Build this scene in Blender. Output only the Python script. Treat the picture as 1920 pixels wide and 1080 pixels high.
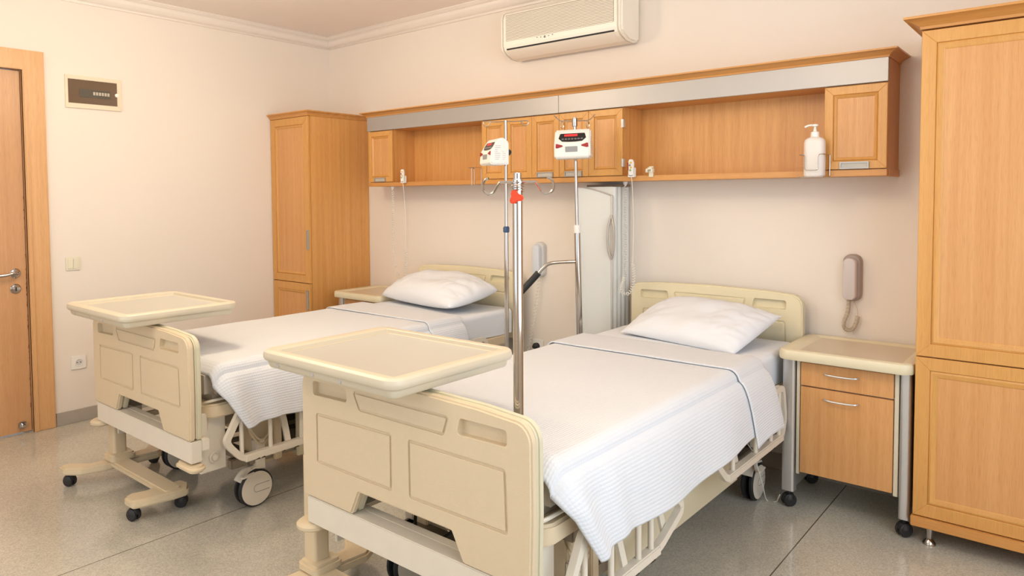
import bpy, bmesh, math, random
from mathutils import Vector, Matrix, noise
random.seed(7)
PI = math.pi
S = bpy.context.scene
C = S.collection
for o in list(bpy.data.objects): bpy.data.objects.remove(o, do_unlink=True)

# ------------------------------------------------------------------ camera
cd = bpy.data.cameras.new('camera'); cam = bpy.data.objects.new('camera', cd); C.objects.link(cam)
cr = Vector((0.76366185, 0.64558251, -0.00661869)); cu = Vector((-0.02408963, 0.03873731, 0.99895901)); cf = Vector((-0.64516685, 0.76270745, -0.04513405))
M = Matrix((cr, cu, -cf)).transposed().to_4x4(); M.translation = Vector((4.8538, -3.6781, 1.40)); cam.matrix_world = M
cd.sensor_width = 36; cd.lens = 1333.77 / 1920 * 36; cd.shift_x = (960 - 920.79) / 1920; cd.shift_y = (429.05 - 540) / 1920
cd.clip_start = .05
S.camera = cam
# ------------------------------------------------------------------ light and exposure
S.view_settings.view_transform = 'Standard'; S.view_settings.look = 'None'
S.view_settings.gamma = 1; S.view_settings.exposure = 0.0; S.view_settings.use_curve_mapping = False
w = bpy.data.worlds.new('sky'); S.world = w; w.use_nodes = True
w.node_tree.nodes['Background'].inputs[0].default_value = (.80, .90, 1.0, 1); w.node_tree.nodes['Background'].inputs[1].default_value = 1.0
def area(name, loc, rot, sx, sy, power, col):
    l = bpy.data.lights.new(name, 'AREA'); l.shape = 'RECTANGLE'; l.size = sx; l.size_y = sy; l.energy = power; l.color = col
    o = bpy.data.objects.new(name, l); C.objects.link(o); o.location = loc; o.rotation_euler = rot
    return o
ZC = 2.70; XR = 5.75; YF = -5.3
area('daylight_right_window', (XR + .25, -2.55, 1.55), (0, math.radians(90), 0), 1.9, 2.7, 50, (.80, .91, 1.0))
area('added_front_fill', (2.7, YF - .25, 1.55), (math.radians(90), 0, 0), 3.4, 1.9, 24, (.82, .92, 1.0))  # soft fill through an added, unseen front window for the faces turned toward it

# ------------------------------------------------------------------ materials
def mat(name, col, rough=.5, metal=0, bump=0, bscale=200, var=0, vscale=3, coat=0, spec=.5, **k):
    m = bpy.data.materials.new(name); m.use_nodes = True; nt = m.node_tree; b = nt.nodes['Principled BSDF']
    b.inputs['Base Color'].default_value = (*col, 1); b.inputs['Roughness'].default_value = rough; b.inputs['Metallic'].default_value = metal
    b.inputs['Coat Weight'].default_value = coat; b.inputs['Specular IOR Level'].default_value = spec
    if k.get('trans'): b.inputs['Transmission Weight'].default_value = k['trans']
    tc = nt.nodes.new('ShaderNodeTexCoord')
    n = nt.nodes.new('ShaderNodeTexNoise'); n.inputs['Scale'].default_value = vscale; n.inputs['Detail'].default_value = 4
    nt.links.new(tc.outputs['Object'], n.inputs['Vector'])
    mx = nt.nodes.new('ShaderNodeMix'); mx.data_type = 'RGBA'
    v = max(var, .02)
    mx.inputs[6].default_value = (*[c * (1 - v) for c in col], 1); mx.inputs[7].default_value = (*[min(1, c * (1 + v)) for c in col], 1)
    nt.links.new(n.outputs['Fac'], mx.inputs[0]); nt.links.new(mx.outputs[2], b.inputs['Base Color'])
    if bump:
        n2 = nt.nodes.new('ShaderNodeTexNoise'); n2.inputs['Scale'].default_value = bscale; n2.inputs['Detail'].default_value = 3
        nt.links.new(tc.outputs['Object'], n2.inputs['Vector'])
        bp = nt.nodes.new('ShaderNodeBump'); bp.inputs['Strength'].default_value = bump; bp.inputs['Distance'].default_value = .002
        nt.links.new(n2.outputs['Fac'], bp.inputs['Height']); nt.links.new(bp.outputs['Normal'], b.inputs['Normal'])
    return m
def wood(name, c1, c2, axis='z', rough=.36, scale=1.0):
    m = bpy.data.materials.new(name); m.use_nodes = True; nt = m.node_tree; b = nt.nodes['Principled BSDF']
    tc = nt.nodes.new('ShaderNodeTexCoord'); mp = nt.nodes.new('ShaderNodeMapping')
    s = {'z': (34, 34, .7), 'x': (.7, 34, 34), 'y': (34, .7, 34)}[axis]
    mp.inputs['Scale'].default_value = [q * scale for q in s]
    nt.links.new(tc.outputs['Object'], mp.inputs['Vector'])
    n = nt.nodes.new('ShaderNodeTexNoise'); n.inputs['Scale'].default_value = 1; n.inputs['Detail'].default_value = 5; n.inputs['Roughness'].default_value = .62; n.inputs['Distortion'].default_value = .35
    nt.links.new(mp.outputs['Vector'], n.inputs['Vector'])
    mp2 = nt.nodes.new('ShaderNodeMapping'); mp2.inputs['Scale'].default_value = {'z': (520, 520, 16), 'x': (16, 520, 520), 'y': (520, 16, 520)}[axis]
    nt.links.new(tc.outputs['Object'], mp2.inputs['Vector'])
    n2 = nt.nodes.new('ShaderNodeTexNoise'); n2.inputs['Scale'].default_value = 1; n2.inputs['Detail'].default_value = 2
    nt.links.new(mp2.outputs['Vector'], n2.inputs['Vector'])
    r = nt.nodes.new('ShaderNodeValToRGB'); r.color_ramp.elements[0].position = .3; r.color_ramp.elements[0].color = (*c1, 1)
    r.color_ramp.elements[1].position = .7; r.color_ramp.elements[1].color = (*c2, 1)
    nt.links.new(n.outputs['Fac'], r.inputs['Fac'])
    r2 = nt.nodes.new('ShaderNodeValToRGB'); r2.color_ramp.elements[0].position = .32; r2.color_ramp.elements[0].color = (.82, .76, .70, 1)
    r2.color_ramp.elements[1].position = .50; r2.color_ramp.elements[1].color = (1, 1, 1, 1)
    nt.links.new(n2.outputs['Fac'], r2.inputs['Fac'])
    mx = nt.nodes.new('ShaderNodeMix'); mx.data_type = 'RGBA'; mx.blend_type = 'MULTIPLY'; mx.inputs[0].default_value = .6
    nt.links.new(r.outputs['Color'], mx.inputs[6]); nt.links.new(r2.outputs['Color'], mx.inputs[7]); nt.links.new(mx.outputs[2], b.inputs['Base Color'])
    b.inputs['Roughness'].default_value = rough
    bp = nt.nodes.new('ShaderNodeBump'); bp.inputs['Strength'].default_value = .08; bp.inputs['Distance'].default_value = .001
    nt.links.new(n2.outputs['Fac'], bp.inputs['Height']); nt.links.new(bp.outputs['Normal'], b.inputs['Normal'])
    return m
def weave(name, col, period, strength, ratio=1.0):
    m = bpy.data.materials.new(name); m.use_nodes = True; nt = m.node_tree; b = nt.nodes['Principled BSDF']
    b.inputs['Base Color'].default_value = (*col, 1); b.inputs['Roughness'].default_value = .9; b.inputs['Sheen Weight'].default_value = .15; b.inputs['Specular IOR Level'].default_value = .2
    uv = nt.nodes.new('ShaderNodeUVMap'); uv.uv_map = 'UVMap'; sp = nt.nodes.new('ShaderNodeSeparateXYZ'); nt.links.new(uv.outputs['UV'], sp.inputs[0])
    def sn(sock, per):
        a = nt.nodes.new('ShaderNodeMath'); a.operation = 'MULTIPLY'; a.inputs[1].default_value = PI / per; nt.links.new(sock, a.inputs[0])
        s = nt.nodes.new('ShaderNodeMath'); s.operation = 'SINE'; nt.links.new(a.outputs[0], s.inputs[0])
        c = nt.nodes.new('ShaderNodeMath'); c.operation = 'ABSOLUTE'; nt.links.new(s.outputs[0], c.inputs[0]); return c.outputs[0]
    a = nt.nodes.new('ShaderNodeMath'); a.operation = 'MULTIPLY'; nt.links.new(sn(sp.outputs[0], period), a.inputs[0]); 
    c2 = nt.nodes.new('ShaderNodeMath'); c2.operation = 'MULTIPLY_ADD'; nt.links.new(sn(sp.outputs[1], period * ratio), c2.inputs[0]); c2.inputs[1].default_value = .45; c2.inputs[2].default_value = .55
    nt.links.new(c2.outputs[0], a.inputs[1])
    bp = nt.nodes.new('ShaderNodeBump'); bp.inputs['Strength'].default_value = strength; bp.inputs['Distance'].default_value = .003
    nt.links.new(a.outputs[0], bp.inputs['Height']); nt.links.new(bp.outputs['Normal'], b.inputs['Normal'])
    return m
MW = mat('wall_paint', (.83, .752, .675), .75, bump=.12, bscale=130, var=.02, vscale=1.2)
MCEIL = mat('ceiling_paint', (.90, .81, .76), .8, var=.02)
MCOR = mat('cornice_plaster', (.88, .81, .75), .55)
MBASE = mat('grey_skirting', (.40, .36, .31), .5, var=.12, vscale=8)
MWD = wood('beech_panel', (.63, .30, .085), (.74, .39, .13))
MWP = wood('beech_door_panel', (.62, .295, .10), (.71, .375, .15))
MWF = wood('beech_frame', (.64, .315, .085), (.69, .36, .105))
MWH = wood('beech_horizontal', (.57, .255, .065), (.67, .33, .10), 'x')
MWY = wood('beech_deep', (.54, .24, .06), (.64, .31, .095), 'z')
MDR = wood('door_veneer', (.56, .29, .13), (.66, .37, .18), 'z', scale=.6)
MDF = wood('door_frame_wood', (.64, .35, .15), (.73, .43, .20), 'z')
MCR = mat('cream_plastic', (.73, .595, .41), .36, bump=.5, bscale=420, var=.02, vscale=4)
MCB = mat('pale_cream_plastic', (.68, .63, .46), .45, bump=.2, bscale=420)
MBT = mat('bedside_cream_plastic', (.74, .66, .47), .32)
MTY = mat('table_tray', (.53, .51, .46), .5)
MTN = mat('tan_cream_plastic', (.72, .59, .40), .38, bump=.2, bscale=300)
MHB = mat('headboard_cream', (.78, .69, .48), .4, bump=.2, bscale=400)
MTB = mat('cream_table_plastic', (.66, .585, .45), .40, bump=.08, bscale=300)
MOW = mat('off_white_enamel', (.78, .71, .60), .32, var=.05, vscale=12)
MCOV = mat('cream_cover', (.70, .63, .45), .4, var=.03)
MAC = mat('air_conditioner_plastic', (.92, .87, .77), .38)
MWH1 = mat('white_plastic', (.86, .84, .80), .35)
MGW = mat('pale_grey_plastic', (.66, .65, .64), .35)
MIV = mat('ivory_plastic', (.78, .73, .58), .4)
MDK = mat('black_rubber', (.018, .018, .02), .5, var=.2)
MHD = mat('handle_aluminium', (.40, .38, .36), .35, metal=.6)
MHC = mat('handle_cup', (.52, .49, .43), .5)
MGR = mat('dark_interior', (.10, .085, .065), .7)
MST = mat('steel_mechanism', (.30, .26, .21), .4, metal=.6, var=.2, vscale=20)
MCH = mat('chrome', (.52, .49, .46), .09, metal=1)
MAL = mat('brushed_aluminium', (.66, .65, .64), .34, metal=.75, var=.04, vscale=60)
MFA = mat('fascia_aluminium', (.44, .42, .41), .42, metal=.45, var=.03, vscale=2)
MBR = mat('breaker_brown_glass', (.14, .085, .045), .08, coat=.6, spec=.8)
MSC = mat('sheet_cotton', (.80, .825, .875), .85, bump=.15, bscale=500, spec=.2)
MMT = mat('mattress_ticking', (.52, .46, .38), .8, bump=.3, bscale=90, var=.12, vscale=10)
MBL = weave('waffle_blanket', (.72, .745, .79), .0105, .38)
MRD = mat('red_plastic', (.36, .008, .012), .3)
MDS = mat('display_black', (.02, .016, .016), .2)
MOR = mat('orange_red_knob', (.85, .07, .02), .35)
MBU = mat('blue_plastic', (.03, .07, .16), .4)
MLC = mat('grey_lcd', (.30, .31, .31), .25)
MCORD = mat('cord_white', (.82, .79, .72), .45)
MCORB = mat('cord_beige', (.55, .45, .34), .5)
MPG = mat('phone_taupe', (.36, .28, .25), .4)
MPH = mat('phone_handset_grey', (.62, .55, .53), .35)
MPW = mat('phone_blue_white', (.66, .69, .74), .35)
MFR = mat('refrigerator_white', (.74, .76, .74), .3)
MYL = mat('yellow_button', (.75, .45, .05), .4)
MGN = mat('green_button', (.25, .42, .12), .4)
MINK = mat('grey_ink', (.25, .24, .24), .6)
MCHIP = mat('chipped_paint', (.06, .04, .03), .7)
def emis(name, col, s):
    m = bpy.data.materials.new(name); m.use_nodes = True; b = m.node_tree.nodes['Principled BSDF']
    b.inputs['Base Color'].default_value = (*col, 1); b.inputs['Emission Color'].default_value = (*col, 1); b.inputs['Emission Strength'].default_value = s; return m
MLED = emis('red_led', (.9, .03, .03), .7)
MLAMP = emis('lamp_diffuser', (1, .82, .6), 6)
def floor_mat():
    m = bpy.data.materials.new('polished_terrazzo'); m.use_nodes = True; nt = m.node_tree; b = nt.nodes['Principled BSDF']; L = nt.links.new
    tc = nt.nodes.new('ShaderNodeTexCoord')
    a = nt.nodes.new('ShaderNodeTexNoise'); a.inputs['Scale'].default_value = 2.2; a.inputs['Detail'].default_value = 5; L(tc.outputs['Object'], a.inputs['Vector'])
    r = nt.nodes.new('ShaderNodeValToRGB'); r.color_ramp.elements[0].position = .3; r.color_ramp.elements[0].color = (.47, .45, .395, 1)
    r.color_ramp.elements[1].position = .7; r.color_ramp.elements[1].color = (.56, .54, .475, 1); L(a.outputs['Fac'], r.inputs['Fac'])
    v = nt.nodes.new('ShaderNodeTexVoronoi'); v.inputs['Scale'].default_value = 210; L(tc.outputs['Object'], v.inputs['Vector'])
    r2 = nt.nodes.new('ShaderNodeValToRGB'); r2.color_ramp.elements[0].position = .0; r2.color_ramp.elements[0].color = (.72, .70, .68, 1)
    r2.color_ramp.elements[1].position = 1; r2.color_ramp.elements[1].color = (1.22, 1.2, 1.16, 1); L(v.outputs['Color'], r2.inputs['Fac'])
    mx = nt.nodes.new('ShaderNodeMix'); mx.data_type = 'RGBA'; mx.blend_type = 'MULTIPLY'; mx.inputs[0].default_value = .8
    L(r.outputs['Color'], mx.inputs[6]); L(r2.outputs['Color'], mx.inputs[7])
    # slab joints, 2.035 m apart in x
    sp = nt.nodes.new('ShaderNodeSeparateXYZ'); L(tc.outputs['Object'], sp.inputs[0])
    def joint(sock, off, per):
        s = nt.nodes.new('ShaderNodeMath'); s.operation = 'SUBTRACT'; s.inputs[1].default_value = off - per / 2; L(sock, s.inputs[0])
        q = nt.nodes.new('ShaderNodeMath'); q.operation = 'FLOORED_MODULO'; q.inputs[1].default_value = per; L(s.outputs[0], q.inputs[0])
        d = nt.nodes.new('ShaderNodeMath'); d.operation = 'SUBTRACT'; d.inputs[1].default_value = per / 2; L(q.outputs[0], d.inputs[0])
        e = nt.nodes.new('ShaderNodeMath'); e.operation = 'ABSOLUTE'; L(d.outputs[0], e.inputs[0])
        f = nt.nodes.new('ShaderNodeMath'); f.operation = 'LESS_THAN'; f.inputs[1].default_value = .0022; L(e.outputs[0], f.inputs[0]); return f.outputs[0]
    j = joint(sp.outputs[0], 1.945, 2.035)
    m2 = nt.nodes.new('ShaderNodeMix'); m2.data_type = 'RGBA'; m2.inputs[7].default_value = (.10, .085, .065, 1)
    L(j, m2.inputs[0]); L(mx.outputs[2], m2.inputs[6]); L(m2.outputs[2], b.inputs['Base Color'])
    b.inputs['Roughness'].default_value = .13; b.inputs['Specular IOR Level'].default_value = .6
    n2 = nt.nodes.new('ShaderNodeTexNoise'); n2.inputs['Scale'].default_value = 9; n2.inputs['Detail'].default_value = 3; L(tc.outputs['Object'], n2.inputs['Vector'])
    bp = nt.nodes.new('ShaderNodeBump'); bp.inputs['Strength'].default_value = .04; bp.inputs['Distance'].default_value = .003; L(n2.outputs['Fac'], bp.inputs['Height']); L(bp.outputs['Normal'], b.inputs['Normal'])
    return m
MFL = floor_mat()

# ------------------------------------------------------------------ mesh helpers
def obj(name, bm, m, parent=None, loc=(0, 0, 0), smooth=True, ang=.6):
    bmesh.ops.recalc_face_normals(bm, faces=bm.faces[:])
    me = bpy.data.meshes.new(name)
    if smooth:
        for f in bm.faces: f.smooth = True
        for e in bm.edges:
            if len(e.link_faces) == 2 and e.calc_face_angle(0) > ang: e.smooth = False
    bm.to_mesh(me); bm.free()
    for q in (m if isinstance(m, (list, tuple)) else [m]): me.materials.append(q)
    o = bpy.data.objects.new(name, me); C.objects.link(o); o.location = loc
    if parent: o.parent = parent
    return o
def tag(o, label, cat, group=None):
    o['label'] = label; o['category'] = cat
    if group: o['group'] = group
    return o
def thing(name, label, cat, loc=(0, 0, 0), rz=0, group=None):
    o = bpy.data.objects.new(name, None); C.objects.link(o); o.empty_display_size = .05
    o.location = loc; o.rotation_euler = (0, 0, rz); return tag(o, label, cat, group)
def struct(name, bm, m, **k):
    o = obj(name, bm, m, **k); o['kind'] = 'structure'; return o
def dup(root, loc, rz, label, group=None):
    r = root.copy(); C.objects.link(r); r.location = loc; r.rotation_euler = (0, 0, rz); r['label'] = label
    if group: r['group'] = group
    for ch in list(root.children):
        c = ch.copy(); C.objects.link(c); c.parent = r
        for g in list(ch.children):
            d = g.copy(); C.objects.link(d); d.parent = c
    return r
def merge(bm, nb):
    me = bpy.data.meshes.new('t'); nb.to_mesh(me); nb.free(); bm.from_mesh(me); bpy.data.meshes.remove(me); return bm
def bx(bm, x0, x1, y0, y1, z0, z1, bev=0, seg=2, mi=0):
    nb = bmesh.new(); bmesh.ops.create_cube(nb, size=1)
    for v in nb.verts: v.co = Vector((x0 + (v.co.x + .5) * (x1 - x0), y0 + (v.co.y + .5) * (y1 - y0), z0 + (v.co.z + .5) * (z1 - z0)))
    if bev: bmesh.ops.bevel(nb, geom=nb.edges[:], offset=bev, segments=seg, affect='EDGES', clamp_overlap=True)
    for f in nb.faces: f.material_index = mi
    return merge(bm, nb)
def box(*a, **k): return bx(bmesh.new(), *a, **k)
def prism(pts, d0, d1, plane='xz', bev=0, seg=2, mi=0, bm=None):
    """polygon in a plane, extruded from d0 to d1 along the third axis"""
    nb = bmesh.new()
    def P(a, b, d): return {'xz': (a, d, b), 'xy': (a, b, d), 'yz': (d, a, b)}[plane]
    A = [nb.verts.new(P(a, b, d0)) for a, b in pts]; B_ = [nb.verts.new(P(a, b, d1)) for a, b in pts]; n = len(pts)
    fa = nb.faces.new(A); fb = nb.faces.new(B_[::-1])
    for i in range(n): nb.faces.new((A[i], B_[i], B_[(i + 1) % n], A[(i + 1) % n]))
    bmesh.ops.recalc_face_normals(nb, faces=nb.faces[:])
    if bev:
        es = list(fa.edges) + list(fb.edges)
        bmesh.ops.bevel(nb, geom=es, offset=bev, segments=seg, affect='EDGES', clamp_overlap=True)
    for f in nb.faces: f.material_index = mi
    return merge(bm if bm is not None else bmesh.new(), nb)
def rpoly(pts, r, seg=6):
    """round the corners of a polygon; r number or list"""
    out = []; n = len(pts)
    for i in range(n):
        p = Vector(pts[i]); a = Vector(pts[i - 1]); b = Vector(pts[(i + 1) % n]); rr = r[i] if isinstance(r, (list, tuple)) else r
        if rr <= 0: out.append(tuple(p)); continue
        u = (a - p).normalized(); v = (b - p).normalized(); th = u.angle(v)
        t = min(rr / math.tan(th / 2), (a - p).length * .48, (b - p).length * .48); rr = t * math.tan(th / 2)
        c = p + (u + v).normalized() * (rr / math.sin(th / 2)); s = p + u * t; e = p + v * t
        for k in range(seg + 1):
            q = k / seg; d = (s - c).lerp(e - c, q)
            out.append(tuple(c + d.normalized() * rr))
    return out
def rrect(x0, x1, y0, y1, r, seg=6): return rpoly([(x0, y0), (x1, y0), (x1, y1), (x0, y1)], r, seg)
def tube(bm, pts, r, n=10, closed=False, caps=True, mi=0, sq=None):
    """sweep a circle (or a rectangle sq=(w,h)) along points"""
    P = [Vector(p) for p in pts]; N = len(P); rings = []
    t0 = (P[1] - P[0]).normalized(); up = Vector((0, 0, 1)) if abs(t0.z) < .95 else Vector((1, 0, 0))
    u = t0.cross(up).normalized(); v = u.cross(t0).normalized(); pt = t0
    for i in range(N):
        if closed: t = (P[(i + 1) % N] - P[i - 1]).normalized()
        else: t = (P[min(i + 1, N - 1)] - P[max(i - 1, 0)]).normalized()
        q = pt.rotation_difference(t); u = q @ u; v = q @ v; pt = t
        rr = r[i] if isinstance(r, (list, tuple)) else r
        if sq: offs = [(-sq[0] / 2, -sq[1] / 2), (sq[0] / 2, -sq[1] / 2), (sq[0] / 2, sq[1] / 2), (-sq[0] / 2, sq[1] / 2)]; ring = [bm.verts.new(P[i] + u * a + v * b) for a, b in offs]
        else: ring = [bm.verts.new(P[i] + (u * math.cos(2 * PI * k / n) + v * math.sin(2 * PI * k / n)) * rr) for k in range(n)]
        rings.append(ring)
    m = len(rings[0])
    for i in range(N if closed else N - 1):
        a, b = rings[i], rings[(i + 1) % N]
        for k in range(m):
            f = bm.faces.new((a[k], a[(k + 1) % m], b[(k + 1) % m], b[k])); f.material_index = mi
    if caps and not closed:
        bm.faces.new(rings[0][::-1]).material_index = mi; bm.faces.new(rings[-1]).material_index = mi
    return bm
def smooth_path(pts, n=8, closed=False):
    P = [Vector(p) for p in pts]; N = len(P); out = []
    for i in range(N if closed else N - 1):
        g = lambda k: P[k % N] if closed else P[max(0, min(N - 1, k))]
        a, b, c, d = g(i - 1), g(i), g(i + 1), g(i + 2)
        for k in range(n):
            t = k / n; out.append(.5 * ((2 * b) + (c - a) * t + (2 * a - 5 * b + 4 * c - d) * t * t + (3 * b - a - 3 * c + d) * t ** 3))
    if not closed: out.append(P[-1])
    return out
def fillet_path(pts, r, seg=5, closed=False):
    P = [Vector(p) for p in pts]; out = []; N = len(P)
    for i in range(N):
        if not closed and i in (0, N - 1): out.append(P[i]); continue
        p = P[i]; a = P[i - 1]; b = P[(i + 1) % N]; d1 = (a - p); d2 = (b - p); t = min(r, d1.length * .49, d2.length * .49)
        s = p + d1.normalized() * t; e = p + d2.normalized() * t
        for k in range(seg + 1):
            q = k / seg; out.append(s * (1 - q) ** 2 + p * 2 * q * (1 - q) + e * q * q)
    return out
def lathe(bm, prof, c=(0, 0, 0), axis='z', n=24, mi=0):
    """prof: list of (r, h)"""
    c = Vector(c); rings = []
    def pt(r, h, a):
        x, y = r * math.cos(a), r * math.sin(a)
        return c + Vector({'z': (x, y, h), 'x': (h, x, y), 'y': (x, h, y)}[axis])
    for r, h in prof:
        if r < 1e-6: rings.append([bm.verts.new(pt(0, h, 0))])
        else: rings.append([bm.verts.new(pt(r, h, 2 * PI * k / n)) for k in range(n)])
    for a, b in zip(rings, rings[1:]):
        for k in range(n):
            if len(a) == 1 and len(b) == 1: break
            if len(a) == 1: f = bm.faces.new((a[0], b[k], b[(k + 1) % n]))
            elif len(b) == 1: f = bm.faces.new((a[k], a[(k + 1) % n], b[0]))
            else: f = bm.faces.new((a[k], a[(k + 1) % n], b[(k + 1) % n], b[k]))
            f.material_index = mi
    if len(rings[0]) > 1: bm.faces.new(rings[0][::-1]).material_index = mi
    if len(rings[-1]) > 1: bm.faces.new(rings[-1]).material_index = mi
    return bm
def cyl(bm, c, r, h, axis='z', n=24, bev=.0, mi=0):
    p = [(r, 0), (r, h)] if not bev else [(r - bev, 0), (r, bev), (r, h - bev), (r - bev, h)]
    return lathe(bm, p, c, axis, n, mi)
def NB(): return bmesh.new()
def pieces(name, bm, m, parent):
    """one object per separate island of the mesh"""
    bm.verts.ensure_lookup_table(); seen = set(); res = []
    for v0 in bm.verts:
        if v0 in seen: continue
        comp = []; st = [v0]; seen.add(v0)
        while st:
            v = st.pop(); comp.append(v)
            for e in v.link_edges:
                o = e.other_vert(v)
                if o not in seen: seen.add(o); st.append(o)
        nb = bmesh.new(); mp = {v: nb.verts.new(v.co) for v in comp}; fs = set(f for v in comp for f in v.link_faces)
        for f in fs:
            try: nb.faces.new([mp[v] for v in f.verts]).material_index = f.material_index
            except ValueError: pass
        res.append(obj(name, nb, m, parent))
    bm.free(); return res
def boolean(o, cutters, bevel=0):
    for cbm in cutters:
        bmesh.ops.recalc_face_normals(cbm, faces=cbm.faces[:])
        me = bpy.data.meshes.new('cut'); cbm.to_mesh(me); cbm.free(); co = bpy.data.objects.new('cut', me); C.objects.link(co)
        if o.parent: pass
        md = o.modifiers.new('b', 'BOOLEAN'); md.operation = 'DIFFERENCE'; md.object = co; md.solver = 'EXACT'
        dg = bpy.context.evaluated_depsgraph_get(); dg.update()
        nm = bpy.data.meshes.new_from_object(o.evaluated_get(dg)); o.modifiers.clear(); o.data = nm
        bpy.data.objects.remove(co)
    bm = bmesh.new(); bm.from_mesh(o.data)
    bmesh.ops.remove_doubles(bm, verts=bm.verts[:], dist=1e-5)
    bmesh.ops.dissolve_degenerate(bm, edges=bm.edges[:], dist=1e-5)
    for f in bm.faces: f.smooth = True
    for e in bm.edges: e.smooth = not (len(e.link_faces) == 2 and e.calc_face_angle(0) > .6)
    bm.to_mesh(o.data); bm.free()
    if bevel:
        m = o.modifiers.new('bevel', 'BEVEL'); m.width = bevel; m.segments = 2; m.limit_method = 'ANGLE'; m.angle_limit = .6; m.use_clamp_overlap = True; m.harden_normals = False
    return o

# ------------------------------------------------------------------ the room
struct('floor', box(-.2, XR + .2, YF - .2, .2, -.1, 0), MFL)
struct('ceiling', box(-.2, XR + .2, YF - .2, .2, ZC, ZC + .1), MCEIL)
struct('wall_back', box(-.2, XR + .2, 0, .2, 0, ZC), MW)
DY0, DY1, DZ = -3.06, -2.232, 2.166      # door leaf opening on the left wall
bm = NB(); bx(bm, -.2, 0, DY1 + .02, 0, 0, ZC); bx(bm, -.2, 0, YF, DY0 - .02, 0, ZC); bx(bm, -.2, 0, DY0 - .02, DY1 + .02, DZ + .02, ZC); struct('wall_left', bm, MW)
WY0, WY1, WZ0, WZ1 = -3.95, -1.15, .6, 2.5
bm = NB(); bx(bm, XR, XR + .2, WY1, 0, 0, ZC); bx(bm, XR, XR + .2, YF, WY0, 0, ZC); bx(bm, XR, XR + .2, WY0, WY1, 0, WZ0); bx(bm, XR, XR + .2, WY0, WY1, WZ1, ZC); struct('wall_right', bm, MW)
FX0, FX1 = .9, 4.5
bm = NB(); bx(bm, -.2, FX0, YF - .2, YF, 0, ZC); bx(bm, FX1, XR + .2, YF - .2, YF, 0, ZC); bx(bm, FX0, FX1, YF - .2, YF, 0, WZ0); bx(bm, FX0, FX1, YF - .2, YF, WZ1, ZC); struct('wall_front', bm, MW)
MGLS = mat('window_glass', (1, 1, 1), 0, trans=1)
def window(name, kind, a0, a1):
    bm = NB(); t = .05
    def b(p0, p1, z0, z1):
        if kind == 'x': bx(bm, XR + .04, XR + .10, p0, p1, z0, z1, .004)
        else: bx(bm, p0, p1, YF - .10, YF - .04, z0, z1, .004)
    mid = (a0 + a1) / 2
    for p in (a0, mid - t / 2, a1 - t): b(p, p + t, WZ0, WZ1)
    b(a0, a1, WZ0, WZ0 + t); b(a0, a1, WZ1 - t, WZ1)
    struct(name, bm, MWH1)
window('window_1', 'x', WY0, WY1); window('added_window', 'y', FX0, FX1)  # the front window is added out of view to carry the fill
# cornice: stepped profile, swept along the wall
def cornice(name, along, a0, a1, m0, m1):
    # profile (distance from wall, z)
    pr = [(0, 2.618), (.012, 2.618), (.014, 2.632), (.022, 2.634), (.035, 2.643), (.05, 2.656), (.06, 2.668), (.062, 2.677), (.074, 2.680), (.082, 2.690), (.094, 2.692), (.094, ZC), (0, ZC)]
    bm = NB(); rings = []
    for s, m in ((a0, m0), (a1, m1)):
        ring = []
        for d, z in pr:
            q = s + m * d
            ring.append(bm.verts.new({'back': (q, -d, z), 'left': (d, q, z), 'right': (XR - d, q, z), 'front': (q, YF + d, z)}[along]))
        rings.append(ring)
    n = len(pr)
    for k in range(n): bm.faces.new((rings[0][k], rings[0][(k + 1) % n], rings[1][(k + 1) % n], rings[1][k]))
    bm.faces.new(rings[0]); bm.faces.new(rings[1][::-1])
    struct(name, bm, MCOR, ang=.9)
cornice('trim_1', 'left', 0, YF, -1, 1); cornice('trim_2', 'back', 0, XR, 1, -1); cornice('trim_3', 'right', 0, YF, -1, 1); cornice('trim_4', 'front', 0, XR, 1, -1)
struct('baseboard_left', prism([(0, .0), (.012, 0), (.012, .075), (.009, .081), (0, .081)], -2.11, -.0, 'xz'), MBASE)
bm = NB(); bx(bm, 0, .012, -2.108, -.001, 0, .081, .002); bpy.data.objects.remove(bpy.data.objects['baseboard_left']); struct('baseboard_left', bm, MBASE)
struct('baseboard_back', box(.012, XR, -.012, 0, 0, .081, .002), MBASE)

# door
def frame_panel_grooves(): pass
d = bpy.data.objects.new('door_1', None); C.objects.link(d); d['kind'] = 'structure'; d.location = (0, DY1, 0)
w_ = DY0 - DY1
leaf = obj('door_leaf', box(-.055, -.015, w_ + .003, -.003, .008, DZ - .006, .002), MDR, d)
bm = NB()   # flat architrave with mitred corners and an inner lip
def arch(y0, y1, z1, wd, x0, x1, b=.004):
    prism([(y1, 0), (y1 + wd, 0), (y1 + wd, z1 + wd), (y0 - wd, z1 + wd), (y0 - wd, 0), (y0, 0), (y0, z1), (y1, z1)], x0, x1, 'yz', bev=b, bm=bm)
arch(w_ - .0, 0, DZ, .118, 0, .020); arch(w_, 0, DZ, .026, .0, .028)
prism([(0, 0), (.019, 0), (.019, DZ + .019), (w_ - .019, DZ + .019), (w_ - .019, 0), (w_, 0), (w_, DZ), (0, DZ)], -.19, .0, 'yz', bm=bm)
obj('door_frame', bm, MDF, d)
def along_x(bm, c, prof): return lathe(bm, prof, c, 'x', 28)
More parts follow.
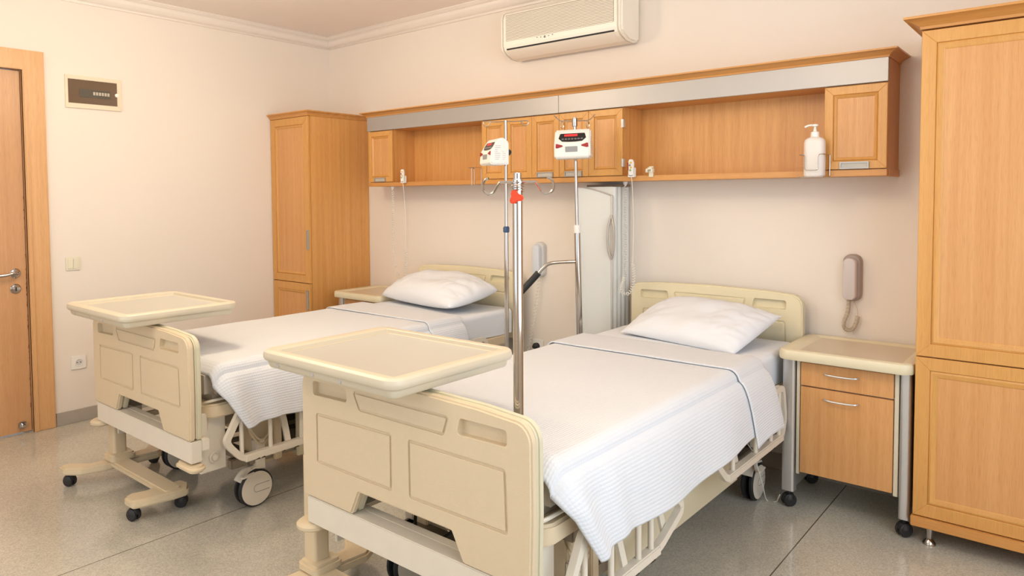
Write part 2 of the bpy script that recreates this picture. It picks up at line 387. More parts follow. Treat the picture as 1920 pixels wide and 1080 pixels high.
for nm, z in (('handle_rose', .965), ('keyhole_escutcheon', .872)):
    bm = NB(); lathe(bm, [(.029, 0), (.029, .003), (.024, .008), (.014, .009)], (-.015, -.062, z), 'x', 28)
    if nm == 'handle_rose':
        lathe(bm, [(.011, .008), (.010, .045), (.006, .05)], (-.015, -.062, z), 'x', 16)
        tube(bm, smooth_path([(.030, -.062, z), (.034, -.085, z + .003), (.034, -.12, z - .004), (.032, -.16, z - .006), (.026, -.185, z - .004)], 6), [.0095] * 25, 12)
    o = obj(nm if nm != 'handle_rose' else 'door_handle', bm, MCH, d)
    if nm != 'handle_rose': obj('key_slot', prism(rpoly([(-.066, z - .013), (-.058, z - .013), (-.058, z + .011), (-.066, z + .011)], .004, 4), -.0065, -.0055, 'yz'), MDK, o)
bm = NB(); bx(bm, -.015, .008, -.075, -.035, .035, .075, .006); lathe(bm, [(.012, 0), (.012, .012), (0, .016)], (.008, -.055, .055), 'x', 16); obj('door_bolt', bm, MCH, d)
# worn chips along the leaf edge, real little scars
bm = NB(); rr = random.Random(3)
for k in range(46):
    z = rr.choice([rr.uniform(.3, .95), rr.uniform(.1, 1.5)]); h = rr.uniform(.004, .02); wd = rr.uniform(.002, .006)
    prism([(-.004, z), (-.004 - wd, z + h * .4), (-.004 - wd * .6, z + h), (-.004, z + h * 1.2)], -.0152, -.0145, 'yz', bm=bm)
obj('worn_edge', bm, mat('bare_wood_chip', (.36, .15, .05), .8), d)

# ------------------------------------------------------------------ left wall fittings
t = thing('distribution_box', 'cream recessed fuse box with brown smoked glass cover on the left wall', 'fuse box', (0, -1.833, 2.07))
Y = .166; Z = .101
bm = NB(); a0, a1, b0, b1 = -Y + .016, Y - .026, -Z + .030, Z - .024
for p in ([(-Y, -Z), (Y, -Z), (a1, b0), (a0, b0)], [(Y, -Z), (Y, Z), (a1, b1), (a1, b0)], [(Y, Z), (-Y, Z), (a0, b1), (a1, b1)], [(-Y, Z), (-Y, -Z), (a0, b0), (a0, b1)]): prism(p, 0, .012, 'yz', bev=.002, bm=bm)
obj('box_frame', bm, mat('box_cream', (.80, .69, .53), .4), t)
bm = box(.002, .006, a0, a1, b0, b1); obj('smoked_cover', bm, MBR, t)
bm = NB(); bx(bm, .006, .0075, -.085, .10, -.030, .022)
bo = obj('breaker_slot', bm, MGR, t)
for k in range(6): obj('breaker', box(.007, .0095, -.005 + k * .017, .008 + k * .017, -.012, .008, .0008), MMT, bo)
obj('cover_latch', lathe(NB(), [(.012, 0), (.012, .006), (.007, .008)], (.006, .138, .0), 'x', 16), MAC, t)
t = thing('light_switch', 'ivory double rocker light switch on the left wall beside the door', 'light switch', (0, -1.986, 1.0))
obj('switch_plate', prism(rrect(-.042, .042, -.042, .042, .006), 0, .008, 'yz', bev=.002), MIV, t)
for s in (-1, 1): obj('rocker', prism(rrect(min(s * .001, s * .031), max(s * .001, s * .031), -.031, .031, .002), .008, .0125, 'yz', bev=.0015), MIV, t)
def socket(name, label, loc, axis, plug=False):
    t = thing(name, label, 'wall socket', loc)
    if axis == 'x':
        pl, cx = 'yz', 'x'; s = 1
    else: pl, cx = 'xz', 'y'; s = -1
    a, b = (0, .009 * s); bm = prism(rrect(-.042, .042, -.042, .042, .006), min(a, b), max(a, b), pl, bev=.002)
    p = obj('socket_plate', bm, MWH1, t)
    bm = NB(); tube(bm, [((.0105 * s, .0225 * math.cos(a), .0225 * math.sin(a)) if axis == 'x' else (.0225 * math.cos(a), .0105 * s, .0225 * math.sin(a))) for a in [2 * PI * k / 28 for k in range(28)]], .0026, 8, closed=True)
    obj('socket_ring', bm, MWH1, t)
    bm = NB(); lathe(bm, [(.021, .0088 * s), (.021, .0094 * s), (0, .0094 * s)], (0, 0, 0), cx, 24); obj('socket_cup', bm, MGW, t)
    if not plug:
        bm = NB()
        for q in (-.0095, .0095): lathe(bm, [(.0034, .0092 * s), (.0034, .0099 * s)], (0, q, 0) if axis == 'x' else (q, 0, 0), cx, 10)
        pieces('pin_hole', bm, MDK, t)
    return t
socket('wall_socket', 'white wall socket low on the left wall near the door', (0, -1.972, .377), 'x')
t = socket('wall_socket', 'white wall socket with black plug on the back wall between the beds', (2.139, 0, .436), 'y', True)
bm = NB(); lathe(bm, [(.021, -.004), (.021, -.03), (.017, -.034), (.010, -.05), (0, -.051)], (-.006, 0, 0), 'y', 20); obj('black_plug', bm, MDK, t)

# ------------------------------------------------------------------ joinery helpers
def panel_door(name, x0, x1, z0, z1, y, parent, st=.055, thick=.02, fb=.018, mf=None, mp=None):
    """frame and panel door facing -Y, front face at y; moulding ring inside the frame"""
    mf = mf or MWF; mp = mp or MWP
    bm = NB()
    ring(bm, x0, x1, z0, z1, st, y, y + thick, .0015)
    dn = obj(name, bm, mf, parent)
    bm = NB(); n = 4   # sloped inner moulding
    a = (x0 + st + .003, x1 - st - .003, z0 + st + .003, z1 - st - .003)
    def lp(q, yy): return [bm.verts.new((xx, yy, zz)) for xx, zz in ((a[0] + q, a[2] + q), (a[1] - q, a[2] + q), (a[1] - q, a[3] - q), (a[0] + q, a[3] - q))]
    L = [lp(-.003, y + .006), lp(0, y + .0035), lp(fb * .25, y + .001), lp(fb * .8, y + .006), lp(fb, y + .009), lp(fb, y + .016)]
    for u, v in zip(L, L[1:]):
        for k in range(4): bm.faces.new((u[k], u[(k + 1) % 4], v[(k + 1) % 4], v[k]))
    obj('moulding', bm, mf, dn)
    q = st + fb
    obj('inset_panel', box(x0 + q - .001, x1 - q + .001, y + .010, y + .016, z0 + q - .001, z1 - q + .001), mp, dn)
    return dn
def ring(bm, x0, x1, z0, z1, st, y0, y1, bev=0):
    """four mitred frame members"""
    o = [(x0, z0), (x1, z0), (x1, z1), (x0, z1)]; i = [(x0 + st, z0 + st), (x1 - st, z0 + st), (x1 - st, z1 - st), (x0 + st, z1 - st)]
    for k in range(4): prism([o[k], o[(k + 1) % 4], i[(k + 1) % 4], i[k]], y0, y1, 'xz', bev=bev, seg=1, bm=bm)
    return bm
def cup_handle(parent, x, z, y, wd=.085, h=.026, vert=False, name='handle'):
    """recessed aluminium pull: a raised rim around a shallow dark cup"""
    bm = NB(); a, b = (h / 2, wd / 2) if vert else (wd / 2, h / 2); e = .006
    pts = [(x - a, z - b), (x + a, z - b), (x + a, z + b), (x - a, z + b)]
    inn = [(x - a + e, z - b + e), (x + a - e, z - b + e), (x + a - e, z + b - e), (x - a + e, z + b - e)]
    for k in range(4): prism([pts[k], pts[(k + 1) % 4], inn[(k + 1) % 4], inn[k]], y - .006, y + .001, 'xz', bm=bm)
    bx(bm, x - a + e, x + a - e, y - .0015, y + .001, z - b + e, z + b - e, mi=1)
    return obj(name, bm, [MHD, MHC], parent)
def crown(x0, x1, y0, z0, name, parent, h=.032, pj=.035, left=True, right=True, yb=0):
    """ogee crown around front, left and right"""
    pr = [(0, 0), (.004, 0), (.006, h * .22), (pj * .45, h * .5), (pj * .85, h * .74), (pj, h * .8), (pj, h), (0, h)]
    bm = NB(); rings = []
    for d, z in pr:
        xl = x0 - (d if left else 0); xr = x1 + (d if right else 0)
        rings.append([bm.verts.new(p) for p in ((xl, yb, z0 + z), (xl, y0 - d, z0 + z), (xr, y0 - d, z0 + z), (xr, yb, z0 + z))])
    for u, v in zip(rings, rings[1:]):
        for k in range(4): bm.faces.new((u[k], u[(k + 1) % 4], v[(k + 1) % 4], v[k]))
    bm.faces.new(rings[0][::-1]); bm.faces.new(rings[-1])
    return obj(name, bm, MWH, parent)
def metal_leg(parent, x, y, h):
    bm = NB(); lathe(bm, [(.024, 0), (.024, .006), (.019, .014), (.010, .024), (.015, h - .012), (.017, h)], (x, y, 0), 'z', 20); return obj('leg', bm, MCH, parent)

# left wardrobe
t = thing('wardrobe', 'tall narrow beech wardrobe in the back left corner of the room', 'wardrobe', (0, 0, 0))
W1, D1 = .483, .57
bm = box(.004, W1, -D1 + .022, -.002, .075, 1.998, .0015); obj('carcass', bm, MWD, t)
dr = panel_door('upper_door', .006, W1 - .002, .772, 1.996, -D1, t); cup_handle(dr, W1 - .016, 1.092, -D1, .145, .026, True)
dr = panel_door('lower_door', .006, W1 - .002, .085, .766, -D1, t); cup_handle(dr, W1 - .030, .645, -D1, .145, .026, True)
crown(.004, W1, -D1, 1.998, 'crown', t, h=.038, pj=.03, left=False, yb=-.002)
for x in (.06, W1 - .06):
    for y in (-D1 + .06, -.08): metal_leg(t, x, y, .076)
# right wardrobe
t = thing('wardrobe', 'large beech wardrobe with panelled doors on silver feet at the right edge', 'wardrobe', (4.331, 0, 0))
YW = -.464; WW = .96
obj('carcass', box(0, WW, YW + .022, -.002, .075, 2.035, .0015), MWD, t)
obj('plinth', box(-.005, WW + .005, YW - .010, YW + .021, .078, .118, .003), MWH, t)
for k in range(2):
    a = k * WW / 2 + .001; b = (k + 1) * WW / 2 - .001
    panel_door('upper_door', a, b, .762, 2.030, YW, t, st=.050, fb=.024); panel_door('lower_door', a, b, .122, .757, YW, t, st=.050, fb=.024)
crown(0, WW, YW, 2.036, 'crown', t, h=.045, pj=.055, yb=-.002)
for x in (.055, WW - .055):
    for y in (YW + .04, -.08): metal_leg(t, x, y, .078)

# over-bed unit
X0, X1, YU = .761, 4.174, -.2414
ZB, ZS0, ZS1 = 1.480, 1.884, 1.985
t = thing('overbed_wall_unit', 'long beech wall unit with silver fascia hung across the back wall above both beds', 'wall cabinet', (X0, 0, 0))
L = X1 - X0
obj('back_panel', box(.004, L - .0165, -.022, -.002, ZB + .002, ZS1), MWD, t)
bm = NB(); bx(bm, 0, L, YU + .001, -.022, ZB, ZB + .028, .0015); obj('shelf_board', bm, MWH, t)
obj('top_board', box(.004, L - .0165, YU + .02, -.022, ZS0 - .0, ZS0 + .018), MWH, t)
obj('side_panel', box(L - .016, L, YU + .023, -.002, ZB + .0285, ZS1, .001), MWY, t)
obj('side_panel', box(.0, .003, YU + .023, -.002, ZB + .0285, ZS1), MWY, t)
obj('side_foot', box(L - .012, L + .005, YU + .03, -.002, ZB - .003, ZB + .03, .002), MWY, t)
bm = NB(); xj = 2.469 - X0
for a, b in ((0, xj - .001), (xj + .001, L)): bx(bm, a, b, YU - .004, YU + .014, ZS0, ZS1, .001)
obj('metal_fascia', bm, MFA, t)
crown(0, L, YU - .004, ZS1, 'crown', t, h=.034, pj=.040, yb=-.002)
def cab(a, b, doors, handles, hinges=()):
    a -= X0; b -= X0
    c = obj('cabinet_box', box(a, b, YU + .022, -.022, ZB + .028, ZS0, .001), MWD, t)
    for k, (p, q) in enumerate(doors):
        dn = panel_door('cabinet_door', p - X0 + .001, q - X0 - .001, ZB + .032, ZS0 - .006, YU, c, st=.036, fb=.013)
        for g in list(dn.children): 
            g.parent = None; g.parent = c; g.name = 'door_moulding' if 'mould' in g.name else 'door_panel'
        if k in handles:
            xm = (p + q) / 2 - X0; cup_handle(c, xm, ZB + .048, YU - .002, .118, .031)
    for x in hinges:
        for z in (ZB + .1, ZS0 - .09):
            bm = NB(); bx(bm, x - X0 - .006, x - X0 + .009, YU - .004, YU + .02, z - .022, z + .022, .001); cyl(bm, (x - X0 + .003, YU - .004, z - .02), .004, .04, 'z', 8); obj('hinge', bm, MAL, c)
cab(.765, 1.027, [(.765, 1.027)], [0])
cab(1.873, 2.888, [(1.873, 2.071), (2.071, 2.270), (2.270, 2.469), (2.469, 2.670), (2.670, 2.888)], [2, 3], [2.888])
cab(3.919, X1 - .017, [(3.919, X1)], [0])

# ------------------------------------------------------------------ air conditioner
t = thing('air_conditioner', 'cream split air conditioner high on the back wall with slatted grille', 'air conditioner', (2.0, -.002, 2.262))
AW, AD, AH = .862, .205, .285
pr = [(0, .012), (-.05, 0), (-.115, .003), (-.165, .022), (-.195, .044), (-AD, .072), (-AD, .235), (-.195, .268), (-.165, AH), (0, AH)]
bm = prism(rpoly(pr, .015, 4), .03, AW - .03, 'yz', bev=.0); obj('housing', bm, MAC, t)
for a, b, s in ((.0, .0305, 0), (AW - .0305, AW, 1)):
    bm = NB(); prism(rpoly(pr, .02, 5), a, b, 'yz', bev=.012, seg=4, bm=bm); obj('end_cap', bm, MAC, t)
bm = NB()
for k in range(18): bx(bm, .05, AW - .05, -AD - .0035, -AD + .004, .100 + k * .0086, .1045 + k * .0086, .001)
obj('grille_slats', bm, MAC, t)
obj('grille_shadow_gap', box(.048, AW - .048, -AD - .0004, -AD + .003, .098, .256), mat('grille_shade', (.42, .35, .27), .8), t)  # solid brown sheet, paints the shade between the slats
R_ = [(-.2005, .076), (-.176, .036), (-.172, .039), (-.197, .0795)]
obj('air_outlet', prism([(-.2015, .0535), (-.1975, .0455), (-.188, .048), (-.193, .057)], .05, AW - .05, 'yz'), MDK, t)
bm = NB(); prism([(-.1975, .0445), (-.1660, .0200), (-.120, .0025), (-.118, .006), (-.162, .026), (-.192, .048)], .055, AW - .055, 'yz', bm=bm); obj('outlet_flap', bm, MAC, t)
obj('flap_gap', prism([(-.1712, .0248), (-.1678, .0218), (-.160, .026), (-.166, .031)], .055, AW - .055, 'yz'), MGR, t)
bm = NB()
for k in (-2, -1, 0, 1, 2): lathe(bm, [(.0075 if k == 0 else .0035, .0), (.0075 if k == 0 else .0035, -.0025)], (AW * .40 + k * .028, -AD + .0005, .0855 + .002 * abs(k)), 'y', 12)
pieces('indicator_button', bm, MINK, t)
bm = NB(); cyl(bm, (AW - .012, -.15, .14), .004, .03, 'x', 8); bm.free()

# ------------------------------------------------------------------ refrigerator between the beds
t = thing('refrigerator', 'slim white refrigerator with curved door and long grey handle under the wall unit', 'refrigerator', (2.557, -.002, 0))
FW, FD, FH = .243, .20, 1.452
obj('body', box(0, FW - .004, -FD + .02, 0, .02, FH, .004), MFR, t)
# door front outline with an arched top edge
out = [(0, .03), (FW, .03), (FW, FH - .052)] + [(FW - FW * (1 - math.cos(a)) * 1.0 if False else FW * (1 - k / 10), FH - .052 * (1 - k / 10) ** 1.8) for k, a in enumerate([0] * 10)][1:] + [(0, FH - .002)]
dr = obj('door', prism(out, -FD, -FD + .019, 'xz', bev=.002), MFR, t)
bm = NB(); tube(bm, [(x, -FD - .002, z) for x, z in out[2:]], .004, 6); tube(bm, [(FW, -FD - .002, .03), (FW, -FD - .002, FH - .052)], .005, 6); obj('door_trim', bm, MAL, dr)
bm = NB()
for s in (-1, 1): tube(bm, smooth_path([(FW, -FD - .006, 1.292), (FW + s * .016 + .003, -FD - .016, 1.235), (FW + s * .021 + .004, -FD - .02, 1.165), (FW + s * .016 + .003, -FD - .016, 1.095), (FW, -FD - .006, 1.045)], 8), .0065, 10)
obj('handle', bm, mat('handle_grey', (.48, .45, .41), .35, metal=.3), dr)
bm = NB()
for k, y in enumerate((-.165, -.12, -.075, -.03)): cyl(bm, (FW - .006, y, .03), .016, FH - .032, 'z', 14)
pieces('side_rib', bm, MFR, t)
obj('lid', box(.03, FW + .006, -.13, 0, FH, FH + .012, .003), mat('lid_brown', (.30, .21, .13), .4), t)
for x in (.03, FW - .04):
    for y in (-FD + .04, -.03): obj('foot', cyl(NB(), (x, y, 0), .012, .022), MDK, t)

# ------------------------------------------------------------------ beds
FB_OUT = [(-.475, .410), (-.228, .410), (-.190, .488), (.200, .488), (.243, .410), (.475, .410), (.480, .60), (.478, .835), (.30, .848), (0, .854), (-.30, .848), (-.478, .835), (-.480, .60)]
def inner(p, q):
    """shrink a convex polygon by q"""
    n = len(p); out = []; area2 = sum(p[i - 1][0] * p[i][1] - p[i][0] * p[i - 1][1] for i in range(n)); sg = 1 if area2 > 0 else -1
    for i in range(n):
        a, b, c = Vector(p[i - 1]), Vector(p[i]), Vector(p[(i + 1) % n])
        n1 = Vector((-(b - a).y, (b - a).x)).normalized() * sg; n2 = Vector((-(c - b).y, (c - b).x)).normalized() * sg
        k = (n1 + n2); k = k / max(.2, k.dot(n1)) ; out.append(tuple(b + k * q))
    return out
def ring_cut(p, q, y0, y1):
    bm = NB(); a = p; b = inner(p, q); n = len(a)
    for yy in (y0, y1): pass
    A0 = [bm.verts.new((x, y0, z)) for x, z in a]; A1 = [bm.verts.new((x, y1, z)) for x, z in a]
    B0 = [bm.verts.new((x, y0, z)) for x, z in b]; B1 = [bm.verts.new((x, y1, z)) for x, z in b]
    for k in range(n):
        j = (k + 1) % n
        bm.faces.new((A0[k], A0[j], A1[j], A1[k])); bm.faces.new((B0[k], B0[j], B1[j], B1[k])); bm.faces.new((A0[k], A0[j], B0[j], B0[k])); bm.faces.new((A1[k], A1[j], B1[j], B1[k]))
    return bm
def board(name, sx, z0, dz, parent, y0, y1, faces, zs=1.0):
    """head or foot board; two shells with a seam; grooves and grips cut on the faces listed"""
    T = lambda pts: [(x * sx, z0 + (z - .41) * zs + dz) for x, z in pts]
    out = rpoly(T(FB_OUT), [.012, .012, .006, .006, .012, .012, .2, .055, .3, .4, .3, .055, .2], 6)
    ym = (y0 + y1) / 2
    bm = prism(out, y0, ym - .0012, 'xz', bev=.011, seg=4)
    prism([(x * .982, z0 + dz + (z - z0 - dz) * .97 + .006) for x, z in out], ym - .004, ym + .004, 'xz', bm=bm)
    prism(out, ym + .0012, y1, 'xz', bev=.009, seg=3, mi=1, bm=bm)
    o = obj(name, bm, [MCR if y0 < 1 else MHB, MCB])
    lp = [(-.401, .535), (-.036, .535), (-.036, .708), (-.401, .700)]; rp = [(.036, .535), (.403, .537), (.396, .707), (.034, .707)]
    tz = [(-.183, .747), (.178, .747), (.198, .805), (-.216, .805)]
    hl = [(-.416, .757), (-.238, .762), (-.250, .806), (-.416, .803)]; hr = [(.226, .762), (.400, .765), (.400, .808), (.238, .808)]
    cut = []
    for s in faces:
        yf = y0 if s < 0 else y1; a, b = (yf - .01, yf + .0055) if s < 0 else (yf - .0055, yf + .01)
        for p, q in ((lp, .009), (rp, .009), (tz, .008)): cut.append(ring_cut(rpoly(T(p), .010, 3), q, a, b))
        a, b = (yf - .01, yf + .022) if s < 0 else (yf - .022, yf + .01)
        for p in (hl, hr): cut.append(prism(rpoly(T(p), .010, 4), a, b, 'xz'))
    boolean(o, cut, .0018); o.parent = parent
    return o
def wheel(parent, x, y, r=.085):
    g = obj('wheel', NB_wheel(x, y, r), [MOW, MDK], parent)
    bm = NB(); bx(bm, x - .022, x + .022, y + .005, y + .050, r * 1.9, .30, .004); tube(bm, [(x, y + (r + .008) * math.cos(a), r + (r + .008) * math.sin(a)) for a in [math.radians(q) for q in range(150, 50, -10)]], 0, sq=(.05, .006))
    tube(bm, fillet_path([(x + .02, y - .03, 2 * r + .01), (x + .045, y - .085, 2 * r - .002), (x + .06, y - .09, 2 * r - .004), (x + .06, y - .03, 2 * r + .0)], .012), 0, sq=(.014, .008))
    obj('wheel_fork', bm, MOW, g)
    bm = NB(); tube(bm, [(x - .0 + .0305 * 1, y + .075 * math.cos(q) if False else y + q[0], r + q[1]) for q in [(.062, .017), (.0, .017)] + [(.0 - .017 * math.sin(a * PI / 8), .017 * math.cos(a * PI / 8)) for a in range(1, 8)] + [(0, -.017), (.062, -.017)]], .0011, 6)
    obj('hub_slot', bm, MINK, g)
    return g
def NB_wheel(x, y, r):
    bm = NB()
    for s in (-1, 1):
        a = x + s * .030; b = x + s * .008
        lathe(bm, [(r - .012, b - x), (r, (b - x) + s * .004), (r, s * .022), (r - .008, s * .029)], (x, y, r), 'x', 36, mi=1)
        lathe(bm, [(r - .0082, s * .020), (r - .0085, s * .0295), (r * .5, s * .0305), (0, s * .0305)], (x, y, r), 'x', 36, mi=0)
    lathe(bm, [(.02, -.02), (.02, .02)], (x, y, r), 'x', 16)
    return bm
def side_rail(parent, sx, y0, y1, ztop, zb, slant0, slant1, bars, name='side_rail'):
    bm = NB(); X = sx * .490
    zm = zb + .075
    pts = [(X, y0 + slant0, ztop), (X, y0 - .0, zm + .02), (X, y0 + .01, zm - .005), (X, y0 + slant0, zb), (X, y1 - slant1, zb), (X, y1 - .0, zm - .01), (X, y1, zm + .02), (X, y1 - slant1, ztop)]
    tube(bm, fillet_path(pts, .03, 5, True), 0, closed=True, sq=(.022, .026))
    bx(bm, X - .017, X + .017, y0 + slant0 + .01, y1 - slant1 - .01, zb - .017, zb + .015, .004)
    o = obj(name, bm, MOW, parent)
    for y in bars: obj('rail_bar', cyl(NB(), (X, y, zb + .01), .0095, ztop - zb - .01, 'z', 12), MOW, o)
    bm = NB()
    rr = random.Random(int(y0 * 100) + 5)
    for k in range(9):
        y = rr.uniform(y0 + slant0 + .03, y1 - slant1 - .03); w2 = rr.uniform(.006, .02); h = rr.uniform(.002, .006); xx = X + sx * .0172
        prism([(y - w2, zb - .0175), (y + w2, zb - .0175), (y + w2 * .6, zb - .017 + h), (y - w2 * .4, zb - .017 + h * .7)], min(xx - .0006, xx + .0004), max(xx - .0006, xx + .0004), 'yz', bm=bm)
    pieces('paint_chip', bm, MCHIP, o)
    return o
def make_bed():
    t = thing('hospital_bed', 'x', 'hospital bed')
    board('footboard', 1, .410, 0, t, 0, .055, (-1, 1))
    board('headboard', .968, .485, 0, t, 2.185, 2.235, (-1,))
    # rails under both boards and corner bumpers
    bm = box(-.462, .474, .004, .052, .318, .408, .003); bx(bm, -.462, .474, .052, .085, .36, .408, .002); obj('crossbeam', bm, MOW, t)
    for s, y in ((-.455, .03), (.455, .03), (-.44, 2.20), (.44, 2.20)):
        bm = NB()
        if s < 0 or y > 1: lathe(bm, [(.044, -.012), (.055, -.004), (.056, .006), (.046, .014), (.02, .0155)], (s - (.012 if s < 0 else 0) * (y < 1), y, .302), 'z', 24)
        else:
            prism(rrect(s - .10, s + .055, y - .045, y + .03, .035, 8), .285, .312, 'xy', bev=.010, seg=3, bm=bm)
        obj('corner_bumper', bm, MTN, t)
    bm = box(-.42, .42, 2.14, 2.184, .30, .39, .003); obj('head_crossbeam', bm, MOW, t)
    bm = NB()
    for s in (-.33, .33): bx(bm, s - .03, s + .03, 2.12, 2.184, .38, .60, .004)
    for s in (-.40, .40): bx(bm, s - .03, s + .03, .056, .10, .36, .50, .004)
    pieces('board_bracket', bm, MOW, t)
    # mattress deck with rounded corners
    bm = prism(rrect(-.455, .455, .085, 2.13, .06, 8), .475, .535, 'xy', bev=.008, seg=3); obj('mattress_deck', bm, MCR, t)
    bm = NB(); tube(bm, fillet_path([(.40, .10, .535), (.44, .10, .55), (.445, .17, .552), (.445, .30, .55)], .03), .006, 8); obj('mattress_retainer', bm, MOW, t)
    # hook under the deck
    bm = NB(); tube(bm, smooth_path([(.41, .11, .48), (.41, .105, .43), (.42, .09, .41), (.40, .075, .405), (.38, .08, .42)], 6), .006, 8); obj('drainage_hook', bm, MCR, t)
    # foot end plates with round caps
    for s in (-1, 1):
        bm = box(min(s * .400, s * .412), max(s * .400, s * .412), .075, .19, .240, .474, .002); pl = obj('end_plate', bm, MOW, t)
        bm = NB(); lathe(bm, [(.024, 0), (.024, s * .008), (.020, s * .010), (.019, s * .006), (.015, s * .006), (.012, s * .014), (0, s * .014)], (s * .412, .135, .30), 'x', 24); obj('round_cap', bm, MOW, pl)
    # chassis
    bm = NB()
    for s in (-.30, .30): bx(bm, s - .025, s + .025, .08, 2.13, .395, .45, .004)
    for y in (.30, .95, 1.60, 2.05): bx(bm, -.40, .40, y, y + .05, .40, .44, .004)
    for s in (-.33, .33): bx(bm, s - .02, s + .02, .25, 1.95, .19, .235, .004)
    for y in (.33, 1.85): bx(bm, -.36, .36, y, y + .05, .19, .235, .004)
    obj('chassis', bm, MST, t)
    bm = NB()
    for s in (-1, 1):
        prism([(.50, .40), (.98, .35), (.98, .47), (.50, .47)], s * .33, s * .345, 'yz', bm=bm) if False else None
        bx(bm, min(s * .352, s * .372), max(s * .352, s * .372), .58, 1.62, .165, .455, .005)
    bx(bm, -.35, .35, .60, 1.60, .16, .19, .004)
    obj('side_cover', bm, MCOV, t)
    for s in (-1, 1):   # lifting columns seen beside the foot wheels
        bm = box(min(s * .26, s * .335), max(s * .26, s * .335), .36, .47, .17, .46, .004); bx(bm, min(s * .335, s * .365), max(s * .335, s * .365), .46, .50, .18, .46, .004); obj('lift_column', bm, MCR, t)
    bm = NB(); cyl(bm, (-.10, .30, .33), .045, .35, 'y', 20, .006); bx(bm, -.16, -.03, .62, .80, .26, .40, .01); tube(bm, [(.12, .15, .30), (.05, .9, .24)], .014, 10); tube(bm, [(.22, .12, .29), (.15, .9, .22)], .012, 10); bx(bm, .08, .26, .10, .13, .27, .34, .003)
    obj('lift_motor', bm, MST, t)
    bm = NB(); tube(bm, smooth_path([(-.18, .28, .45), (-.15, .2, .34), (-.06, .18, .30), (0, .3, .36), (.03, .5, .42)], 8), .006, 8); obj('motor_cable', bm, MDK, t)
    bm = NB()
    for z in (.32, .30): tube(bm, smooth_path([(.33, .36, z + .08), (.37, .33, z + .05), (.375, .38, z - .02), (.36, .44, z)], 6), .006, 8)
    pieces('hose', bm, MCR, t)
    for s in (-1, 1):
        for y in (.355, 1.86):
            g = wheel(t, s * .352 - (.0), y)
    for s in (-1, 1):
        side_rail(t, s, .15, .80, .50, .285, .07, .15, (.22, .36, .52, .60))
        side_rail(t, s, 1.10, 1.845, .552, .335, .09, .03, (1.26, 1.50, 1.68, 1.78))
        bm = NB()
        for y in (.42, .68, 1.32, 1.58): 
            tube(bm, fillet_path([(s * .45, y, .50), (s * .462, y + .005, .46), (s * .455, y + .03, .40), (s * .47, y + .035, .33), (s * .478, y + .035, .30)], .02), 0, sq=(.028, .010))
        pieces('rail_arm', bm, MOW, t)
    return t
XN, XF, YB = 3.335, 1.605, -2.30
bedN = make_bed(); bedN.location = (XN, YB, 0); bedN['label'] = 'cream hospital bed nearest the camera, its foot end beside the chrome pole with red knob'
bedF = dup(bedN, (XF, YB, 0), 0, 'cream hospital bed farther from the camera, nearer the door and left wall')
bedF['group'] = bedN['group'] = 'hospital beds'

